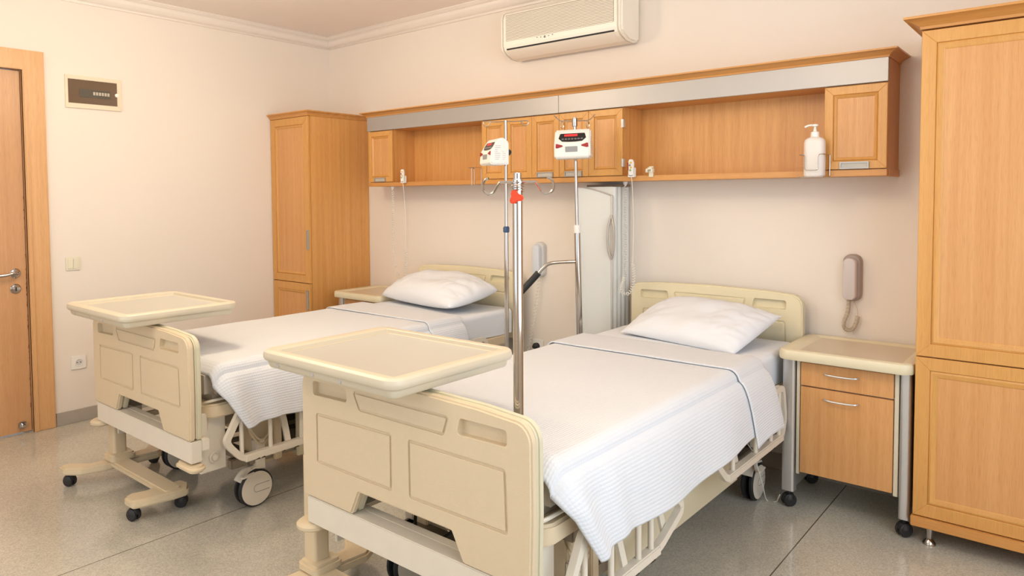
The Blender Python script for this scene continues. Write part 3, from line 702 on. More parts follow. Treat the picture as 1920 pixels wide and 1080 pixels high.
# mattress, blanket, pillow
ZM = .69
def mattress(x, label):
    bm = NB(); bx(bm, -.435, .435, .105, 2.13, .537, ZM - .002, .035, 5)
    t = thing('mattress', label, 'mattress', (x, YB, 0), 0, 'mattresses on the beds')
    o = obj('mattress_core', bm, MMT, t, ang=1.2)
    # fitted sheet covers top and sides, wrinkled
    bm = sheet_mesh(-.443, .443, .50, 2.136, ZM + .002, .538, .538, .03, 0, .0035, ns=150, nt=90, seed=x)
    s = obj('fitted_sheet', bm, MSC, t, ang=2); return t
def sheet_mesh(x0, x1, y0, y1, zt, zl, zr, rad, flare, amp, ns=150, nt=110, seed=0., yfun=None, zfun=None, wave=.006, crease=0, curl=False):
    """a cloth laid over the mattress: left drape, rounded edges, top, right drape. u across, v along"""
    bm = NB(); uvl = bm.loops.layers.uv.new('UVMap')
    hl = zt - zl - rad; hr = zt - zr - rad; q = rad * PI / 2; wt = (x1 - x0) - 2 * rad; tot = hl + q + wt + q + hr
    grid = []
    for j in range(nt + 1):
        v = y0 + (y1 - y0) * j / nt; row = []
        for i in range(ns + 1):
            s = tot * i / ns
            if s < hl: x, z, nx, nz, d = x0, zl + s, -1, 0, (hl - s)
            elif s < hl + q: a = (s - hl) / rad; x, z, nx, nz, d = x0 + rad - rad * math.cos(a), zt - rad + rad * math.sin(a), -math.cos(a), math.sin(a), 0
            elif s < hl + q + wt: x, z, nx, nz, d = x0 + rad + s - hl - q, zt, 0, 1, 0
            elif s < hl + 2 * q + wt: a = (s - hl - q - wt) / rad; x, z, nx, nz, d = x1 - rad + rad * math.sin(a), zt - rad + rad * math.cos(a), math.sin(a), math.cos(a), 0
            else: d = s - hl - 2 * q - wt; x, z, nx, nz = x1, zt - rad - d, 1, 0
            y = v; D = hr if nx > 0 else hl
            if d > 0:
                k = d / max(D, .01)
                if zfun: z = zt - rad - d * (zt - rad - zfun(v, nx)) / D
                if yfun: y = v + yfun(v, k)
                x += nx * (flare * k ** .5 + wave * k * math.sin(v * 13 + seed * 3 + 2 * nx))
            n = noise.noise(Vector((s * 2.2 + seed * 7, v * 2.6, seed))) * .6 + noise.noise(Vector((s * 7, v * 6, seed + 3))) * .3
            if crease: n += crease * max(0, .25 - abs(noise.noise(Vector((s * 5 + seed, v * 3.2 + s * 2, seed + 9))))) * 2.2
            if curl and v < y0 + .06:
                k = (1 - (v - y0) / .06) ** 2; z -= .045 * k * (1 if d == 0 else max(0, 1 - d / .1)); x -= nx * .018 * k * (.3 if d == 0 else 1)
            if curl and d > 0 and v < y0 + .34:
                k = 1 - (v - y0) / .34; x += nx * .014 * math.sin((v - y0) * 30 + d * 6) * k * min(1, d / .08)
            row.append((bm.verts.new((x + nx * n * amp, y, z + nz * n * amp)), s, v))
        grid.append(row)
    for j in range(nt):
        for i in range(ns):
            c = [grid[j][i], grid[j][i + 1], grid[j + 1][i + 1], grid[j + 1][i]]
            f = bm.faces.new([q_[0] for q_ in c])
            for l, q_ in zip(f.loops, c): l[uvl].uv = (q_[1], q_[2])
    return bm
def cloth(name, bm, m, th, label, cat, loc, group):
    o = obj(name, bm, m, ang=2.5, loc=loc); md = o.modifiers.new('s', 'SOLIDIFY'); md.thickness = th; md.offset = 1
    return tag(o, label, cat, group)
mattress(XN, 'mattress under white sheet on the bed nearest the camera'); mattress(XF, 'mattress under white sheet on the bed nearer the door')
for x, who, hz, sd in ((XN, 'nearest the camera', 0, 1.3), (XF, 'nearer the door', .0, 4.1)):
    def yf(v, k): return .115 * k ** 1.3 * max(0, 1 - (v - .115) / .35) 
    def zf(v, nx, hz=hz): return .440 + hz + .012 * math.sin(v * 5 + 1) - .030 * max(0, 1 - (v - .115) / .25)
    bm = sheet_mesh(-.456, .456, .115, 1.50, ZM + .008, .44, .44, .040, .078, .006, 230, 190, sd, yf, zf, wave=.007, curl=True)
    parent = cloth('waffle_blanket', bm, MBL, .004, 'white waffle weave blanket spread over the bed ' + who, 'blanket', (x, YB, 0), 'waffle blankets on the beds')
    def zf2(v, nx): return .415 + .02 * math.sin(v * 9)
    bm = sheet_mesh(-.467, .467, 1.375, 1.645, ZM + .015, .40, .40, .044, .082, .003, 180, 40, sd + 2, None, zf2, wave=.006)
    o = cloth('blanket_turndown', bm, MBL, .006, '', '', (0, 0, 0), '')
    for k in ('label', 'category', 'group'):
        if k in o: del o[k]
    o.parent = parent
def pillow(label, loc, rot, a, b, th, seed, rc=.06):
    bm = NB(); N = 56; M_ = 36; top = []; bot = []
    for j in range(M_ + 1):
        r1 = []; r2 = []
        for i in range(N + 1):
            u = -1 + 2 * i / N; v = -1 + 2 * j / M_
            e = max(0, (1 - abs(u) ** 2.6)) ** .55 * max(0, (1 - abs(v) ** 2.4)) ** .55
            pin = 1 - .055 * (1 - v * v) * abs(u) ** 3; pin2 = 1 - .10 * (1 - u * u) * abs(v) ** 3
            q_ = 1 - rc * (u * v) ** 2; x = u * a * pin * q_; y = v * b * pin2 * q_
            n = noise.noise(Vector((u * 1.8 + seed, v * 1.6, seed))) * .16 + noise.noise(Vector((u * 5 + seed, v * 2.5, seed + 4))) * .05
            cr_ = (max(0, .22 - abs(noise.noise(Vector((u * 2.2 + v * 2.0, (v - u) * 3.5 + seed, seed + 8))))) ) * .30 * (abs(u) ** 1.2)
            zt = th * e * (1 + n) - cr_ * th * 2 * e ** .5; zb_ = -th * .38 * e
            r1.append(bm.verts.new((x, y, zt))); r2.append(r1[-1] if (i in (0, N) or j in (0, M_)) else bm.verts.new((x, y, zb_)))
        top.append(r1); bot.append(r2)
    for j in range(M_):
        for i in range(N):
            bm.faces.new((top[j][i], top[j][i + 1], top[j + 1][i + 1], top[j + 1][i]))
            q = (bot[j][i], bot[j + 1][i], bot[j + 1][i + 1], bot[j][i + 1])
            if len(set(q)) == 4:
                try: bm.faces.new(q)
                except ValueError: pass
    o = obj('pillow', bm, MSC, ang=2.2, loc=loc); o.rotation_euler = rot
    return tag(o, label, 'pillow', 'pillows on the beds')
pillow('white pillow tilted against the headboard of the bed nearest the camera', (3.380, -.355, .764), (math.radians(17), math.radians(1), math.radians(-10)), .342, .230, .094, 2.0)
pillow('plump white pillow on the bed nearer the door', (1.585, -.36, .775), (math.radians(11), 0, math.radians(-10)), .440, .225, .130, 5.0, .12)

# ------------------------------------------------------------------ over-bed tables
def castor(parent, x, y, r=.027, a=0.):
    bm = NB(); ca, sa = math.cos(a), math.sin(a)
    for s in (-1, 1):
        c = Vector((x - sa * s * .012, y + ca * s * .012, r))
        for rr_, h0, h1 in ((r, -.008, .008),):
            rings = []
            for (q, h) in ((.0, h0), (rr_ * .85, h0), (rr_, h0 + .004), (rr_, h1 - .004), (rr_ * .85, h1), (.0, h1)):
                rings.append([bm.verts.new(c + Vector((-sa * h, ca * h, 0)) + (Vector((ca, sa, 0)) * math.cos(2 * PI * k / 18) + Vector((0, 0, 1)) * math.sin(2 * PI * k / 18)) * max(q, .0005)) for k in range(18)])
            for A, B_ in zip(rings, rings[1:]):
                for k in range(18): bm.faces.new((A[k], A[(k + 1) % 18], B_[(k + 1) % 18], B_[k]))
    cyl(bm, (x, y, r), .009, r + .010, 'z', 10)
    lathe(bm, [(.0, 1.9 * r), (.02, 1.9 * r), (.026, r * 1.5), (.027, r * 1.1)], (x, y, 0), 'z', 18)
    return obj('castor', bm, MDK, parent)
def tabletop_mesh(x0, x1, y0, y1, zt, prof=None):
    bm = NB(); prof = prof or [(.050, -.060), (.026, -.058), (.020, -.052), (.016, -.036), (.006, -.032), (.001, -.025), (0, -.016), (.003, -.006), (.010, -.001), (.018, 0), (.034, 0), (.037, -.003), (.0385, -.014), (.042, -.016)]
    rings = []
    for d, z in prof:
        pts = rrect(x0 + d * (1.6 if d > .025 and z > -.02 else 1), x1 - d, y0 + d, y1 - d, max(.004, .050 - d * 1.25), 8)
        rings.append([bm.verts.new((x, y, zt + z)) for x, y in pts])
    n = len(rings[0])
    for A, B_ in zip(rings, rings[1:]):
        for k in range(n): bm.faces.new((A[k], A[(k + 1) % n], B_[(k + 1) % n], B_[k]))
    bm.faces.new(rings[0][::-1]); bm.faces.new(rings[-1]).material_index = 1; return bm
def overbed_table():
    t = thing('overbed_table', 'x', 'overbed table', (0, 0, 0), 0, 'overbed tables')
    tx0, tx1, ty0, ty1, zt = 0.015, .660, -.240, .295, .918
    top = obj('tabletop', tabletop_mesh(tx0, tx1, ty0, ty1, zt), [MTB, MTY], t)
    bm = NB(); prism([(ty0 + .045, zt - .057), (ty1 - .06, zt - .057), (ty1 - .10, zt - .072), (ty0 + .10, zt - .072)], tx0 + .05, tx1 - .22, 'yz', bev=.003, bm=bm); obj('table_bracket', bm, MTB, top)
    bm = NB()
    for x in (tx0 + .09, tx0 + .27, tx0 + .40): lathe(bm, [(.007, 0), (.007, -.003), (.003, -.0035), (0, -.002)], (x, ty0 + .019, zt - .044), 'y', 14)
    obj('screw', bm, MAL, top)
    bm = prism(rrect(-.050, .018, -.034, .030, .012, 5), .13, .50, 'xy'); prism(rrect(-.040, .006, -.024, .024, .010, 5), .50, zt - .056, 'xy', bm=bm); obj('column', bm, MTN, t)
    bm = NB(); prism(rrect(tx0 - .035, tx0 + .03, ty1 - .30, ty1 - .08, .025, 6), zt - .034, zt - .012, 'xy', bev=.008, seg=3, bm=bm); obj('side_grip', bm, MTB, top)
    # base: spine with two splayed feet bars
    bm = NB()
    def foot(yc, xs, half, h0, h1): pass
    prism(rrect(-.06, .60, -.055, .03, .02, 4), .075, .105, 'xy', bev=.008, bm=bm)
    prism(rrect(-.055, .055, -.06, .06, .02, 4), .095, .135, 'xy', bev=.010, bm=bm)
    for pts in ([(.035, .035), (.05, .17), (.02, .23), (-.05, .24), (-.12, .235), (-.11, .19), (-.05, .15), (-.04, 0), (-.05, -.12), (-.13, -.19), (-.13, -.235), (-.07, -.235), (.0, -.18), (.03, -.08)],
                [(.62, -.02), (.62, .045), (.56, .075), (.50, .065), (.50, .02), (.47, -.02), (.50, -.09), (.48, -.15), (.50, -.19), (.58, -.19), (.60, -.13)]):
        prism(rpoly(pts[::-1], .022, 4), .062, .100, 'xy', bev=.009, bm=bm)
    obj('base', bm, MTN, t)
    for x, y, a in ((-.09, -.20, .4), (-.08, .205, 1.0), (.54, -.165, .3), (.565, .035, .9)): castor(t, x, y, .027, a)
    return t
tn = overbed_table(); tn.location = (2.805, -2.20, 0); tn['label'] = 'cream overbed table over the foot of the bed nearest the camera'
dup(tn, (1.150, -2.20, 0), 0, 'cream overbed table over the foot of the bed nearer the door')
for o in bpy.data.objects:
    pass

# ------------------------------------------------------------------ bedside cabinets
def bedside():
    t = thing('bedside_cabinet', 'x', 'bedside cabinet', (0, 0, 0), 0, 'bedside cabinets')
    top = obj('cabinet_top', tabletop_mesh(-.035, .492, -.485, -.025, .722, [(.012, -.046), (.003, -.044), (0, -.038), (0, -.014), (.004, -.004), (.014, 0), (.030, 0), (.036, -.002), (.041, -.007), (.048, -.009)]), [MBT, mat('bedside_tray', (.66, .565, .43), .4)], t)
    obj('carcass', box(.045, .432, -.408, -.05, .172, .676, .002), MIV, t)
    bm = NB(); bx(bm, .036, .050, -.428, -.05, .16, .676, .002); bx(bm, .420, .436, -.428, -.05, .16, .676, .002); obj('side_panel', bm, MTB, t)
    for nm, z0, z1, zh in (('drawer', .563, .664, .628), ('cabinet_door', .172, .557, .517)):
        f = obj(nm, box(.054, .417, -.431, -.409, z0, z1, .0015), MWP, t)
        bm = NB(); tube(bm, smooth_path([(.155, -.431, zh), (.158, -.447, zh), (.175, -.454, zh - .001), (.222, -.456, zh - .002), (.265, -.454, zh - .001), (.282, -.447, zh), (.285, -.431, zh)], 5), .0042, 8); obj('handle', bm, MAL, f)
    for x0, x1 in ((-.024, .030), (.440, .480)):
        bm = NB(); prism(rrect(x0, x1, -.435, -.385, .012, 4), .075, .676, 'xy', bm=bm); bx(bm, x0 + .012, x1 - .012, -.39, -.08, .075, .676, .002)
        prism(rrect(x0, x1, -.085, -.045, .010, 4), .075, .676, 'xy', bm=bm)
        obj('aluminium_leg', bm, MAL, t)
        for y in (-.41, -.08): castor(t, (x0 + x1) / 2, y, .029, .8)
    return t
b = bedside(); b.location = (3.835, 0, 0); b['label'] = 'beech bedside cabinet with cream top between the near bed and the large wardrobe'
dup(b, (.655, 0, 0), 0, 'beech bedside cabinet with cream top between the narrow wardrobe and the far bed')

# ------------------------------------------------------------------ IV equipment
t = thing('bed_infusion_pole', 'thick chrome infusion pole with orange red knob at the foot corner of the near bed', 'infusion pole', (3.705, -2.212, 0))
bm = NB(); cyl(bm, (0, 0, .46), .0135, .985, 'z', 24, .001); obj('pole', bm, MCH, t)
bm = NB(); cyl(bm, (0, 0, 1.40), .0105, .062, 'z', 20, .001); obj('inner_pole', bm, MCH, t)
ang = math.radians(18); dx, dy = math.cos(ang), math.sin(ang)
def hookpts(s, z, r1, h): return [(s * dx * a * .84, s * dy * a * .84, z + b * .82) for a, b in ((0, 0), (.05, .001), (.062, -.003), (.082, -.032), (.097, -.037), (.113, -.027), (.117, -.006), (.108, .010), (.097, .014))]
for s in (-1, 1): obj('bottle_hook', tube(NB(), smooth_path(hookpts(s, 1.437, 0, 0), 6), .0036, 8), MCH, t)
bm = NB(); tube(bm, [(.0165 * math.cos(a * .5), .0165 * math.sin(a * .5), 1.412 + a * .0005) for a in range(50)], .0016, 6); obj('spring', bm, MCH, t)
pts = []
for k in range(30):
    a = 2 * PI * k / 30; r = .0155 * (1 + .26 * math.cos(3 * a + .5)); pts.append((r * math.cos(a), 1.398 + r * math.sin(a)))
o = obj('clamp_knob', prism(pts, -.010, .010, 'xz', bev=.003), MOR, t); o.location = (.004 , -.027, 0); o.rotation_euler = (0, 0, .5); 
o.location = (.012, -.022, 0)
obj('knob_stem', cyl(NB(), (.004, -.017, 1.398), .005, .014, 'y', 10), MCH, t)
def star_base(t, n, rad, a0):
    bm = NB(); cyl(bm, (0, 0, .075), .022, .05, 'z', 18, .003)
    for k in range(n):
        a = a0 + 2 * PI * k / n; c, s = math.cos(a), math.sin(a)
        tube(bm, smooth_path([(0, 0, .10), (c * rad * .5, s * rad * .5, .085), (c * rad, s * rad, .062)], 5), .009, 8)
    obj('star_base', bm, MCH, t)
    for k in range(n):
        a = a0 + 2 * PI * k / n; castor(t, math.cos(a) * rad, math.sin(a) * rad, .024, a)
# slender stand (left)
s1 = thing('infusion_stand', 'slender chrome infusion stand with blue collar beside the far bed', 'infusion stand', (2.523, -.80, 0), 0, 'infusion stands on the floor')
bm = NB(); cyl(bm, (0, 0, .09), .0115, 1.14, 'z', 18); obj('pole', bm, MCH, s1)
bm = NB(); cyl(bm, (0, 0, 1.21), .0085, .585, 'z', 16, .001); obj('inner_pole', bm, MCH, s1)
bm = NB(); lathe(bm, [(.013, 0), (.0165, .004), (.0165, .024), (.012, .032)], (0, 0, 1.213), 'z', 8); obj('collar', bm, MBU, s1)
dx, dy = math.cos(.5), math.sin(.5)
for s in (-1, 1):
    P = [(0, 0, 1.790), (.05 * s, 0, 1.787), (.105 * s, 0, 1.790), (.118 * s, 0, 1.782), (.112 * s, 0, 1.768), (.098 * s, 0, 1.766), (.086 * s, 0, 1.778), (.078 * s, 0, 1.788)]
    obj('bottle_hook', tube(NB(), smooth_path([(p[0] * dx, p[0] * dy, p[2]) for p in P], 6), .0024, 8), MCH, s1)
star_base(s1, 5, .20, .3)
# stand with handle (right)
s2 = thing('infusion_stand', 'chrome infusion stand with black grip handle in front of the refrigerator', 'infusion stand', (2.757, -.44, 0), 0, 'infusion stands on the floor')
bm = NB(); cyl(bm, (0, 0, .09), .017, 1.12, 'z', 20); obj('pole', bm, MCH, s2)
bm = NB(); cyl(bm, (0, 0, 1.20), .0095, .625, 'z', 16, .001); cyl(bm, (0, 0, 1.775), .015, .045, 'z', 16, .002); obj('inner_pole', bm, MCH, s2)
bm = NB(); cyl(bm, (0, 0, 1.20), .0185, .045, 'z', 20, .002); obj('collar', bm, MWH1, s2)
d1 = Vector((.76, .62, 0)); d2 = Vector((-.3, .95, 0))
for d in (d1, -d1):
    obj('bottle_hook', tube(NB(), smooth_path([(0, 0, 1.808), d * .06 + Vector((0, 0, 1.806)), d * .085 + Vector((0, 0, 1.812)), d * .112 + Vector((0, 0, 1.838))], 5), .0028, 8), MCH, s2)
    q = d * .070 + d2 * .004
    obj('bottle_loop', tube(NB(), [q + Vector((.35 * .013 * math.cos(a), .93 * .013 * math.cos(a) * .6, 1.785 + .020 * math.sin(a))) for a in [2 * PI * k / 20 for k in range(20)]], .0022, 6, closed=True), MCH, s2)
g = [Vector((0, 0, 1.040)), Vector((-.10, -.06, 1.030)), Vector((-.15, -.09, 1.020)), Vector((-.185, -.11, .985))]
bar = obj('handle_bar', tube(NB(), smooth_path([(0, 0, 1.046), (-.09, -.055, 1.043), (-.135, -.085, 1.035), (-.165, -.105, 1.008), (-.185, -.12, .98)], 6), .0095, 12), MCH, s2)
obj('grip', tube(NB(), [(-.180, -.117, .988), (-.2, -.130, .962), (-.262, -.17, .885)], .0180, 16), MDK, bar)
for c in s2.children: c.rotation_euler.y = -.026
star_base(s2, 5, .165, .63)
# infusion pumps
def pump(label, loc, rz):
    t = thing('infusion_pump', label, 'infusion pump', loc, rz, 'infusion pumps on the stands')
    prof = [(.0, .0), (-.115, .0), (-.125, .012), (-.118, .080), (-.078, .145), (-.060, .163), (-.035, .165), (0, .140)]
    W = .10
    bm = prism(rpoly(prof, [.008, .012, .01, .02, .02, .012, .012, .03], 4), -W, W, 'yz', bev=.012, seg=4); obj('casing', bm, MWH1, t, ang=.8)
    # sloped display plate, with bowed lower edge; on slope between (-.118,.080) and (-.078,.145)
    def sl(u, v, o=.0015):   # u across, v 0..1 along the slope
        y = -.118 + .040 * v; z = .080 + .065 * v; n = Vector((0, -.852, .524)); return Vector((u, y, z)) + n * o
    def patch(name, poly, m, o=.0015, par=None):
        bm = NB(); A = [bm.verts.new(sl(u, v, o)) for u, v in poly]; B_ = [bm.verts.new(sl(u, v, -.003)) for u, v in poly]; bm.faces.new(A); bm.faces.new(B_[::-1])
        for k in range(len(A)): bm.faces.new((A[k], B_[k], B_[(k + 1) % len(A)], A[(k + 1) % len(A)]))
        return obj(name, bm, m, par or t)
    dp = patch('control_panel', rpoly([(-.068, .92), (-.076, .50), (-.055, .22), (0, .16), (.055, .22), (.076, .50), (.068, .92)], [.02, .02, .04, .2, .04, .02, .02], 4), MDS)
    patch('red_readout', [(-.044, .66), (.028, .66), (.028, .84), (-.044, .84)], MLED, .0022, dp)
    bm = NB()
    for k in range(7):
        c = sl(-.052 + k * .0175, .42 + .0, .0023)
        tube(bm, [c + Vector((.0055 * math.cos(a), .38 * .0045 * math.sin(a), .62 * .0045 * math.sin(a) )) for a in [2 * PI * q / 14 for q in range(14)]], .0006, 5, closed=True)
    pieces('button_ring', bm, MGW, dp)
    for s in (-1, 1):
        bm = NB(); P = [(s * .040, .070), (s * .088, .084), (s * .0905, .060), (s * .082, .058)]
        if s < 0: P = P[::-1]
        prism(rpoly(P, .004, 3), -.1245, -.105, 'xz', bev=.0015, bm=bm); pieces('red_lamp', bm, MRD, t)
    obj('grey_window', box(-.037, .030, -.1255, -.11, .036, .066, .001), MLC, t)
    bm = NB(); rr = random.Random(2)
    for k in range(8): 
        L_ = rr.uniform(.018, .04); z = .115 - k * .012
        bx(bm, W - .0005, W + .0006, -.095 + .0, -.095 + L_, z, z + .0016)
        if k > 2: bx(bm, W - .0005, W + .0006, -.045, -.045 + L_ * .6, z, z + .0014)
    obj('side_text', bm, MINK, t)
    bm = NB(); bx(bm, -.02, .02, -.001, .030, .055, .11, .005); bx(bm, -.014, .014, .028, .045, .062, .10, .004); obj('pole_clamp', bm, MDK, t)
    bm = NB(); lathe(bm, [(.008, 0), (.008, .018), (.014, .022), (.016, .03), (.014, .042), (0, .045)], (.018, .018, .08), 'x', 14); obj('clamp_knob', bm, MDK, t)
    return t
def place_pump(st, h, rz, label, d=.95):
    # clamp grips the pole: pole axis at local (0, .018)
    L = st.location; off = Vector((math.sin(rz) * .018, -math.cos(rz) * .018, 0))
    o = pump(label, (L.x + off.x * d, L.y + off.y * d, h), rz); o.scale = (d, d, d); return o
p2 = place_pump(s2, 1.597, math.radians(26), 'white infusion pump facing the camera on the stand with the grip handle'); p2.location.x -= .042; p2.rotation_euler.y = -.026
p1 = place_pump(s1, 1.562, math.radians(-29), 'white infusion pump turned sideways on the slender stand with blue collar', .82)
o = obj('blue_clamp_cap', lathe(NB(), [(.010, 0), (.016, .003), (.016, .02), (.010, .03)], (0, .018, .112), 'z', 8), MBU, p1)

# ------------------------------------------------------------------ cords, phones, handsets
def coil(path, r, turns, rt, n=10, vary=None):
    """coiled cord along a path"""
    P = smooth_path(path, 12); Ls = [0]
    for a, b_ in zip(P, P[1:]): Ls.append(Ls[-1] + (b_ - a).length)
    out = []; T = Ls[-1]; N = int(turns * n); j = 0; pt = (P[1] - P[0]).normalized(); u = pt.orthogonal().normalized(); v = pt.cross(u)
    for i in range(N + 1):
        s = T * (vary(i / N) if vary else i / N)
        while j < len(Ls) - 2 and Ls[j + 1] < s: j += 1
        f = (s - Ls[j]) / max(1e-6, Ls[j + 1] - Ls[j]); c = P[j].lerp(P[j + 1], f); t = (P[j + 1] - P[j]).normalized()
        q = pt.rotation_difference(t); u = q @ u; v = q @ v; pt = t; a = 2 * PI * i / n
        out.append(c + (u * math.cos(a) + v * math.sin(a)) * r)
    return tube(NB(), out, rt, 5)
def wall_phone(label, loc, mc, mh, cordpath, turns, mcd, line=None, group='wall telephones'):
    t = thing('wall_telephone', label, 'telephone', loc, 0, group)
    # cradle: rounded slab, tall
    def slab(w, h, y0, y1, top, m, nm, zc=0, seg=5, cx=0):
        rings = []; bm = NB(); K = 8
        for k in range(K + 1):
            q = k / K; e = 1 - .28 * (q ** 3); y = y0 + (y1 - y0) * math.sin(q * PI / 2) 
            pts = rpoly([(cx - w / 2 * e, zc - h / 2 * (1 - .05 * q * q)), (cx + w / 2 * e, zc - h / 2 * (1 - .05 * q * q)), (cx + w / 2 * e, zc + h / 2 * (1 - .05 * q * q)), (cx - w / 2 * e, zc + h / 2 * (1 - .05 * q * q))], w * .42 * e, 8)
            rings.append([bm.verts.new((x, y, z)) for x, z in pts])
        n = len(rings[0])
        for A, B_ in zip(rings, rings[1:]):
            for i in range(n): bm.faces.new((A[i], A[(i + 1) % n], B_[(i + 1) % n], B_[i]))
        bm.faces.new(rings[0]); bm.faces.new(rings[-1][::-1]); return obj(nm, bm, m, t, ang=1.0)
    slab(.082, .222, -.001, -.034, 0, mc, 'cradle')
    slab(.060, .200, -.026, -.062, 0, mh, 'handset', zc=-.004, cx=-.004)
    obj('cord', coil(cordpath, .0085, turns, .0020), mcd, t)
    if line: obj('line_cable', tube(NB(), smooth_path(line, 8), .0014, 6), mcd, t)
    return t
wall_phone('taupe wall telephone with grey handset above the near bedside cabinet', (3.993, 0, 1.006), MPG, MPH,
    [(-.010, -.03, -.102), (-.014, -.03, -.16), (-.030, -.032, -.215), (-.022, -.034, -.245), (.004, -.034, -.245), (.022, -.032, -.215), (.030, -.03, -.178)], 40, MCORB,
    line=[(.030, -.03, -.178), (.026, -.024, -.150), (.014, -.02, -.12), (.012, -.015, -.095)])
wall_phone('pale wall telephone on the back wall between the two beds', (2.163, 0, .998), MGW, MPW,
    [(.0, -.03, -.11), (-.005, -.03, -.2), (-.028, -.035, -.34), (-.055, -.04, -.48), (-.08, -.05, -.62), (-.09, -.055, -.70)], 26, MCORD)
def call_handset(name, label, loc, plug, U, low):
    t = thing(name, label, 'call handset', loc, 0, 'nurse call handsets')
    bm = NB(); bx(bm, -.018, .018, -.012, 0, -.045, .006, .002); bx(bm, -.018, .018, -.026, -.012, -.045, -.030, .002); hb = obj('holder', bm, MWH1, t)
    bm = prism(rpoly([(-.014, -.038), (.014, -.038), (.017, .03), (.010, .050), (-.010, .050), (-.017, .03)], .008, 4), -.030, -.013, 'xz', bev=.004, seg=3); bd = obj('handset_body', bm, MWH1, t)
    obj('red_edge', prism(rpoly([(-.0155, -.010), (-.011, -.010), (-.0115, .036), (-.018, .030)], .001, 2), -.031, -.012, 'xz', bev=.001), MRD, bd)
    for x, z, m in ((.004, .032, MYL), (-.003, .018, MINK), (.004, .006, MYL), (.0, -.008, MGN)):
        obj('call_button', lathe(NB(), [(.0055, 0), (.0055, -.0025), (.004, -.0032)], (x, -.030, z), 'y', 12), m, bd)
    top = Vector((.002, -.022, -.040))
    obj('straight_cord', tube(NB(), smooth_path([top, (.004, -.015, -.1), (.006, -.01, -.2), (.004, .0, -.3), (-.002, .002, low)], 8), .0018, 6), MCORD, t)
    e = Vector((-.002, .002, low))
    px_, py_, pz_ = plug
    mid = [e, e + Vector((.006, 0, -.06)), e + Vector((0, 0, -.12)), e + Vector((-.03, 0, U)), e + Vector((-.07, 0, U + .02)), (px_ + .002, py_, low - .06), (px_, py_, low + .12), (px_ + .002, py_, pz_ - .12), (px_, py_, pz_ - .025)]
    obj('coiled_cord', coil(mid, .0078, 62, .0021, 9, vary=lambda q: q ** .62 if False else (.62 * q / .62 if q < 0 else q)), MCORD, t)
    bm = NB(); lathe(bm, [(.004, -.025), (.007, -.018), (.012, -.012), (.013, 0)], (px_, py_, pz_), 'z', 14); obj('cord_plug', bm, MWH1, t)
    return t
YH = YU - .004
call_handset('call_handset', 'white nurse call handset with coiled cord hung right of the central cupboards', (2.956, YH, 1.545), (-.115, .12, ZB - 1.545 - .001), -.165, -.515)
call_handset('call_handset', 'white nurse call handset with long cord above the pillow of the far bed', (1.160, YH, 1.545), (-.185, .05, ZB - 1.545 - .001), -.26, -.50)
t = thing('handset_holder', 'empty ivory handset holder clipped to the wall unit shelf edge', 'holder', (3.062, YH, 1.525))
bm = NB(); bx(bm, -.013, .013, 0, .004, -.026, .030, .001); bx(bm, -.013, .013, -.018, 0, .012, .024, .002); bx(bm, -.020, -.011, -.024, -.0, -.003, .018, .002); bx(bm, .011, .020, -.024, 0, -.003, .018, .002); obj('clip', bm, MIV, t)

# soap bottle with wire holder
t = thing('bottle_holder', 'wire bracket holding the pump bottle on the wall unit', 'wire holder', (3.895, YH, 1.478))
bm = NB(); r = .002; a = .052; yo = -.094
tube(bm, fillet_path([(-a, -.002, .10), (-a, yo, .10), (-.028, yo, .10), (-.028, yo, .03), (.028, yo, .03), (.028, yo, .10), (a, yo, .10), (a, -.002, .10)], .012), r, 8)
tube(bm, fillet_path([(-a, -.002, .10), (-a, -.002, .0), (-a, yo, .0), (a, yo, .0), (a, -.002, .0), (a, -.002, .10)], .008), r, 8)
for x in (-.02, .02): tube(bm, [(x, -.002, 0), (x, yo, 0)], r, 6)
obj('wire_frame', bm, MCH, t)
t = thing('pump_bottle', 'white soap pump bottle standing in the wire bracket by the right cupboard', 'soap bottle', (3.895, YH - .047, 1.4815))
bm = NB(); rings = []
for z, s in ((0, .9), (.006, 1), (.150, 1), (.163, .93), (.172, .70), (.176, .42), (.190, .40)):
    rings.append([bm.verts.new((x * s, y * s, z)) for x, y in rrect(-.043, .043, -.030, .030, .022, 6)])
n = len(rings[0])
for A, B_ in zip(rings, rings[1:]):
    for k in range(n): bm.faces.new((A[k], A[(k + 1) % n], B_[(k + 1) % n], B_[k]))
bm.faces.new(rings[0][::-1]); bm.faces.new(rings[-1]); obj('bottle_body', bm, mat('translucent_white', (.80, .74, .69), .4), t, ang=1)
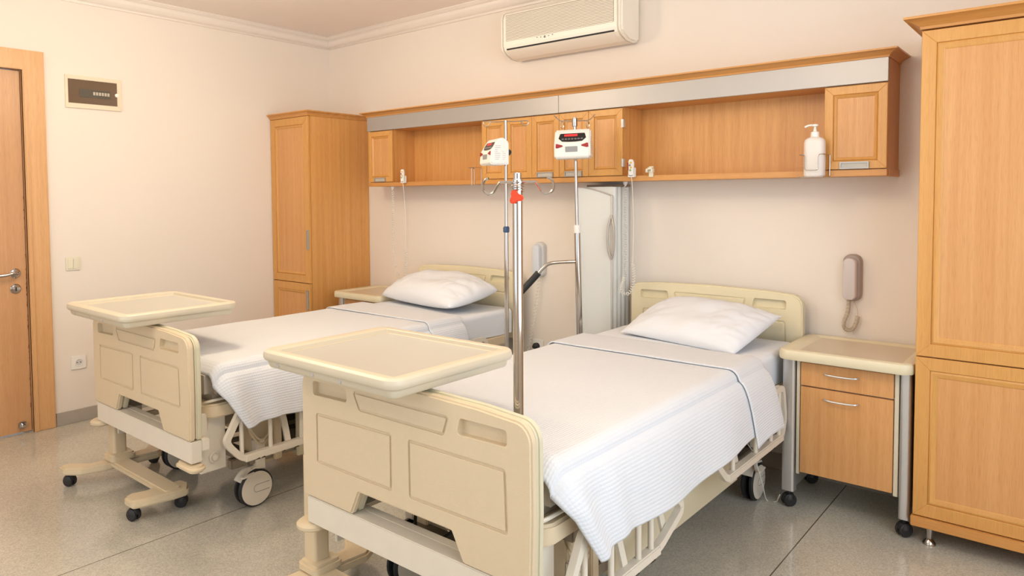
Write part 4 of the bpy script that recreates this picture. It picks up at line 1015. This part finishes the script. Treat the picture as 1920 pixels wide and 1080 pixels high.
bm = NB(); lathe(bm, [(.017, .176), (.017, .198), (.008, .202), (.005, .215), (.005, .222), (.013, .224), (.013, .232), (.006, .234)], (0, 0, 0), 'z', 20); tube(bm, smooth_path([(0, 0, .229), (-.025, -.003, .229), (-.042, -.005, .222)], 4), .0045, 8); obj('pump_head', bm, MWH1, t)
t = thing('bottle_holder', 'empty thin wire bracket on the wall unit behind the slender stand', 'wire holder', (1.842, YH, 1.475))
bm = NB(); tube(bm, fillet_path([(-.03, -.0, .11), (-.03, -.06, .11), (.03, -.06, .11), (.03, 0, .11), (.03, 0, 0), (.03, -.06, 0), (-.03, -.06, 0), (-.03, 0, 0)], .008, 4, True), .0018, 8, closed=True); tube(bm, [(0, -.06, 0), (0, -.06, .11)], .0018, 6); obj('wire_frame', bm, MCH, t)

# thin cable on the floor by the castor
o = obj('floor_cable', tube(NB(), smooth_path([(3.66, -.54, .40), (3.677, -.55, .35), (3.70, -.55, .29), (3.733, -.55, .25), (3.745, -.55, .20), (3.752, -.50, .10), (3.748, -.43, .004), (3.784, -.416, .004), (3.80, -.44, .03), (3.812, -.452, .055)], 8), .0025, 6), MCORD)
tag(o, 'thin white cable hanging from the near bed to the floor by the black castor', 'cable')

# ceiling lamps outside the frame: warm light inferred, extra lamps added as even fill
for i, (x, y) in enumerate(((1.6, -2.0), (3.7, -2.3), (2.3, -4.0))):
    t = thing('unseen_ceiling_lamp', ('added unseen round warm ceiling lamp above the bed nearer the door', 'added unseen round warm ceiling lamp above the bed nearest the camera', 'unseen round warm ceiling lamp near the added front window')[i], 'ceiling lamp', (x, y, ZC))
    obj('lamp_rim', lathe(NB(), [(.20, 0), (.20, -.03), (.185, -.035), (.185, -.01)], (0, 0, 0), 'z', 40), MWH1, t)
    obj('lamp_shade', lathe(NB(), [(.184, -.01), (.18, -.05), (.13, -.085), (.06, -.10), (0, -.103)], (0, 0, 0), 'z', 40), MLAMP, t)
    l = bpy.data.lights.new('lamp_fill_light', 'POINT'); l.energy = (32, 24, 22)[i]; l.color = (1, .84, .61); l.shadow_soft_size = .16
    lo = bpy.data.objects.new('lamp_fill_light', l); C.objects.link(lo); lo.location = (x, y, ZC - .42)
